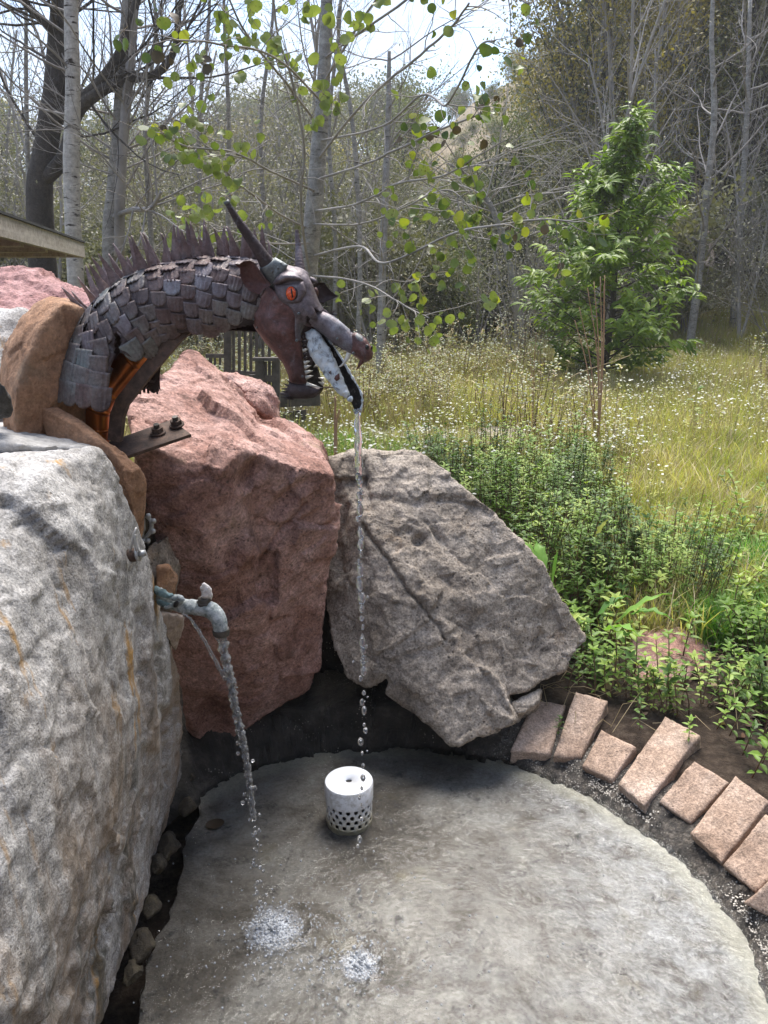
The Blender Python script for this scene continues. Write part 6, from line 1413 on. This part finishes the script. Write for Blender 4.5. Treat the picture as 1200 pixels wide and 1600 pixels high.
# ---- bright green young tree (compound leaves)
bY = 9.2; b0 = PZ(940, 612, .22); bY = b0[1]; b0[2] = gh(b0[0], b0[1])
root = empty('young_green_tree', b0, 'bright yellow green young tree with a pointed top in the meadow at right', 'tree')
rgb = np.random.default_rng(17); W = Wood(); Hh = float(PY(990, 158, bY)[2] - b0[2]); top = PY(985, 180, bY)
prof_px = [(610, 100), (570, 128), (500, 140), (450, 136), (400, 112), (350, 84), (300, 52), (262, 24), (200, 14), (165, 4)]
axis = lambda z_: b0 + (top - b0) * z_
v, f = tubeVF([b0, axis(.3) + [.03, 0, 0], axis(.65), axis(1)], [.045, .034, .018, .005], 8); MB().add(v, f).build('trunk', M['bark_dark'], root)
tips = []
for k in range(112):
    zt = .02 + .97 * (k / 112) ** 1.0; c = axis(zt); py_ = proj(c)[1]; rad_ = np.interp(py_, [p[0] for p in prof_px][::-1], [p[1] for p in prof_px][::-1]) / FPX * bY * 1.02
    a = rgb.uniform(0, 2 * math.pi); ln = rad_ * rgb.uniform(.55, 1.25); d = np.array([math.cos(a), math.sin(a), .25 + .4 * zt]); n_ = 6; R_ = [c]; dd = d / np.linalg.norm(d)
    for i in range(n_): dd = dd + rgb.normal(0, .10, 3) + [0, 0, .01]; dd /= np.linalg.norm(dd); R_.append(R_[-1] + dd * ln / n_)
    R_ = np.array(R_); W.tube(R_, np.linspace(.012 * (1.1 - zt), .002, 7), 4)
    for j in range(2, 7):
        for _ in range((2 + (j > 4)) if zt < .74 else 1): tips.append((R_[j] + rgb.normal(0, .04, 3), dd))
link('branches', W.mesh('branches', M['bark_dark']), None, root)
V = []; F = []
for (c, dd) in tips:
    a = rgb.uniform(0, 2 * math.pi); out_ = np.array([math.cos(a), math.sin(a), .25]) + dd * .9; out_ /= np.linalg.norm(out_)
    nn = np.array([rgb.normal(0, .3), rgb.normal(0, .3) - .35, 1.]); sd_ = np.cross(out_, nn); sd_ /= np.linalg.norm(sd_)
    for q, (along, sidew) in enumerate(((.00, .9), (.00, -.9), (.04, .75), (.04, -.75), (.08, .0))):
        dirv = out_ * (.6 if sidew else 1) + sd_ * sidew * .8 + [0, 0, -.25 - .15 * rgb.random()]; v, f = leafVF(c + out_ * along, dirv, nn, rgb.uniform(.10, .16), rgb.uniform(.038, .060), .3, .35); k = len(V); V += [tuple(x) for x in v]; F += [tuple(i + k for i in g_) for g_ in f]
o = link('crown', npmesh('crown', V, F, False), G['box'], root); print('box leaves', len(V) // 8)
# ---- dry stalk plants
def stalks(label, px, py, tops, cols=G['straw'], r=.004, Yq=None, leafy=0):
    b_ = PZ(px, py, .2) if Yq is None else PY(px, py, Yq); b_[2] = gh(b_[0], b_[1]); root = empty('dry_stalk', b_, label, 'dry plant')
    for (x, y, sx_) in tops:
        t_ = PY(x, y, b_[1]); mid = PY(px + sx_ * .5, (py * .6 + y * .4), b_[1]); mid[1] += .02; P = spline([b_, mid, t_], 6); v, f = tubeVF(P, np.linspace(r, r * .4, len(P)), 5); MB().add(v, f).build('stem', cols, root)
    if leafy:
        for k in range(leafy):
            x, y, sx_ = tops[k % len(tops)]; t_ = PY(x, y, b_[1]); c = b_ + (t_ - b_) * rg.uniform(.4, 1); v, f = leafVF(c, [rg.normal(), rg.normal() * .5, .3], np.array([0, -.4, 1.]), .06, .03); MB().add(v, f).build('leaf', G['mint'], root)
pk = leafmat('pinkish_dry_stem', [(.34, .20, .13), (.46, .30, .20)], .1)
stalks('tall pinkish dry stalks forking in front of the bright green tree', 940, 640, [(905,480,-30),(918,450,-10),(928,440,-6),(938,432,2),(944,445,5),(945,430,8),(898,500,-40)], pk, .006, 5.6)
stalks('straw coloured bent stem leaning right across the foot of the green tree', 872, 642, [(985,555,0)], G['straw'], .006, 5.6)
stalks('thin leafless brown stem standing in the meadow left of the green tree', 835, 615, [(838,520,0),(828,560,-6)], pk, .005, 6.5)
stalks('spindly dark weed stem in the middle meadow', 788, 650, [(792,560,0),(800,575,8),(780,600,-4)], G['stem'], .005, 6)
stalks('small yellowish weed with a few leaves at right in the meadow', 1090, 640, [(1094,575,0),(1085,600,-6)], G['grass'], .004, 6, 7)
stalks('brown post like dead stem under the dragon spout', 523, 700, [(524,620,0),(530,640,3)], pk, .013, 4.4)
# ================================================================ BUILT THINGS BEHIND
# pavilion roof corner
rf = empty('pavilion_roof', PY(0, 370, 6.0), 'low flat roof corner with grey fascia board jutting in at the left edge', 'roof')
a = PY(130, 378, 5.6); b_ = PY(-320, 255, 4.2); c_ = PY(-500, 395, 8.5)
hgt = .155
def slab(name, poly, z0, dz, mat, bev=0):
    n = len(poly); V = [(*p[:2], p[2] + z0) for p in poly] + [(*p[:2], p[2] + z0 - dz) for p in poly]; F = [tuple(range(n)), tuple(range(2 * n - 1, n - 1, -1))] + [(i, (i + 1) % n, n + (i + 1) % n, n + i) for i in range(n)]
    me = recalc(npmesh(name, V, F, False)); return link(name, me, mat, rf)
z_ = float(PY(132, 380, 5.6)[2]); p1 = np.array([*PY(131, 380, 5.6)[:2], z_]); q0 = PY(0, 337, 3.58); p2 = p1 + 1.5 * (np.array([q0[0], q0[1], z_]) - p1); p3 = p1 + np.array([-3.2, .25, 0]); p4 = p3 + (p2 - p1) 
e1 = (p2 - p1) / np.linalg.norm(p2 - p1); e2 = (p3 - p1) / np.linalg.norm(p3 - p1)
slab('roof_felt', [p1 - .01 * (e1 + e2), p2 - .01 * e2, p4, p3 - .01 * e1], .014, .012, M['felt'])
slab('fascia_board', [p1, p2, p2 + e2 * .035, p1 + e2 * .035 + e1 * .0], 0, .095, M['fascia'])
slab('fascia_board', [p1 + e2 * .037, p1 + e2 * .037 + e1 * .035, p3 + e1 * .035, p3], 0, .095, M['fascia'])
slab('soffit', [p1 + .04 * (e1 + e2), p2 + .04 * e2, p4, p3 + e1 * .04], -.035, .012, M['ply'])
for k in range(4):
    s0 = p1 + e1 * (.45 + .55 * k) + e2 * .04; slab('rafter', [s0, s0 + e1 * .06, s0 + e1 * .06 + e2 * 2.6, s0 + e2 * 2.6], -.05, .06, M['fascia'])
# deck railing
def railing(name, label, items):
    root = empty(name, PY(*items[0][1][:3]), label, 'railing'); root.location.z = gh(root.location.x, root.location.y)
    for nm, (x, y, Yq), (x2, y2, Y2), w_, d_ in items:
        A1 = PY(x, y, Yq); B1 = PY(x2, y2, Y2); v, f = [], []
        T = B1 - A1; ln = np.linalg.norm(T); T /= ln; s_ = np.cross(T, [0, 1, 0]); s_ /= np.linalg.norm(s_); D = np.cross(s_, T)
        V = [A1 + s_ * a * w_ / 2 + D * b__ * d_ / 2 + T * c__ * ln for c__ in (0, 1) for a, b__ in ((-1, -1), (1, -1), (1, 1), (-1, 1))]
        F = [(0, 1, 2, 3), (7, 6, 5, 4)] + [(i, (i + 1) % 4, 4 + (i + 1) % 4, 4 + i) for i in range(4)]
        MB().add(V, F).build(nm, M['wood'], root, False)
Yr = 6.6
items = [('post', (356,690,Yr), (356,470,Yr), .055, .055)]
for k, x in enumerate((365,374,383,392,401,411,421)): items.append(('picket', (x, 590, Yr), (x, 470, Yr), .022, .03))
items += [('rail', (350,581,Yr), (400,584,Yr), .035, .04), ('rail', (350,474,Yr), (440,474,Yr), .04, .05)]
railing('deck_railing', 'tall dark slatted deck railing seen under the dragon neck', items)
items = [('post', (406,700,5.6), (406,563,5.6), .058, .058), ('post', (432,700,5.6), (432,563,5.6), .05, .05), ('rail', (396,561,5.6), (437,561,5.6), .022, .09), ('rail', (390,590,5.6), (436,592,5.6), .045, .04)]
for x in (415, 421, 427): items.append(('picket', (x, 640, 5.6), (x, 565, 5.6), .020, .02))
railing('stair_railing', 'short dark wooden stair railing with a capped post left of the dragon chin', items)
items = [('rail', (322,556,7.2), (352,556,7.2), .035, .04), ('picket', (336,600,7.2), (336,558,7.2), .02, .02), ('picket', (344,600,7.2), (344,558,7.2), .02, .02), ('picket', (329,600,7.2), (329,558,7.2), .03, .02)]
railing('low_railing', 'low far railing just right of the red boulder peak', items)
items = [('board', (430,625,6.3), (500,622,6.3), .12, .04), ('board', (438,660,6.3), (480,655,6.3), .16, .04)]
railing('wooden_planter', 'weathered dark boards behind the cottonwood trunk base', items)
# pale scree slope seen through the trees at right
m, t, b, g = newmat('pale_scree', .95, 0, .2)
t.links.new(rmp(t, noise(t, g, 1.6, 9, .75), [(.35, (.12, .09, .08)), (.5, (.40, .34, .32)), (.65, (.62, .57, .56))]), b.inputs['Base Color']); bump(t, b, [(noise(t, g, 3, 8, .75), 1, .25)])
X, Y_ = np.meshgrid(np.linspace(6.5, 20, 70), np.linspace(0, 1, 50)); yy = 17.5 + Y_ * 9 - (X - 10) * .15; zz = .6 + Y_ * 5.2 + .35 * fbm(np.stack([X.ravel() * .8, Y_.ravel() * 6, X.ravel() * 0], 1), 4, 3).reshape(X.shape)
V = np.stack([X, yy, zz], 2).reshape(-1, 3); F = np.array([(i * 70 + j, i * 70 + j + 1, (i + 1) * 70 + j + 1, (i + 1) * 70 + j) for i in range(49) for j in range(69)])
o = link('scree_slope', npmesh('scree_slope', V, F), m); o['kind'] = 'structure'

# ================================================================ HAZE
m = bpy.data.materials.new('thin_haze'); m.use_nodes = True; t = m.node_tree; t.nodes.clear(); o = N(t, 'ShaderNodeOutputMaterial'); pv = N(t, 'ShaderNodeVolumePrincipled')
pv.inputs['Color'].default_value = (.93, .95, .97, 1); pv.inputs['Density'].default_value = .0020; pv.inputs['Anisotropy'].default_value = .2; t.links.new(pv.outputs[0], o.inputs['Volume'])
v, f = boxVF((0, 50, 25.5), (640, 620, 58)); o = MB().add(v, f).build('haze', m, None, False); o['kind'] = 'stuff'; o['label'] = 'thin pale haze over the valley'; o['category'] = 'haze'
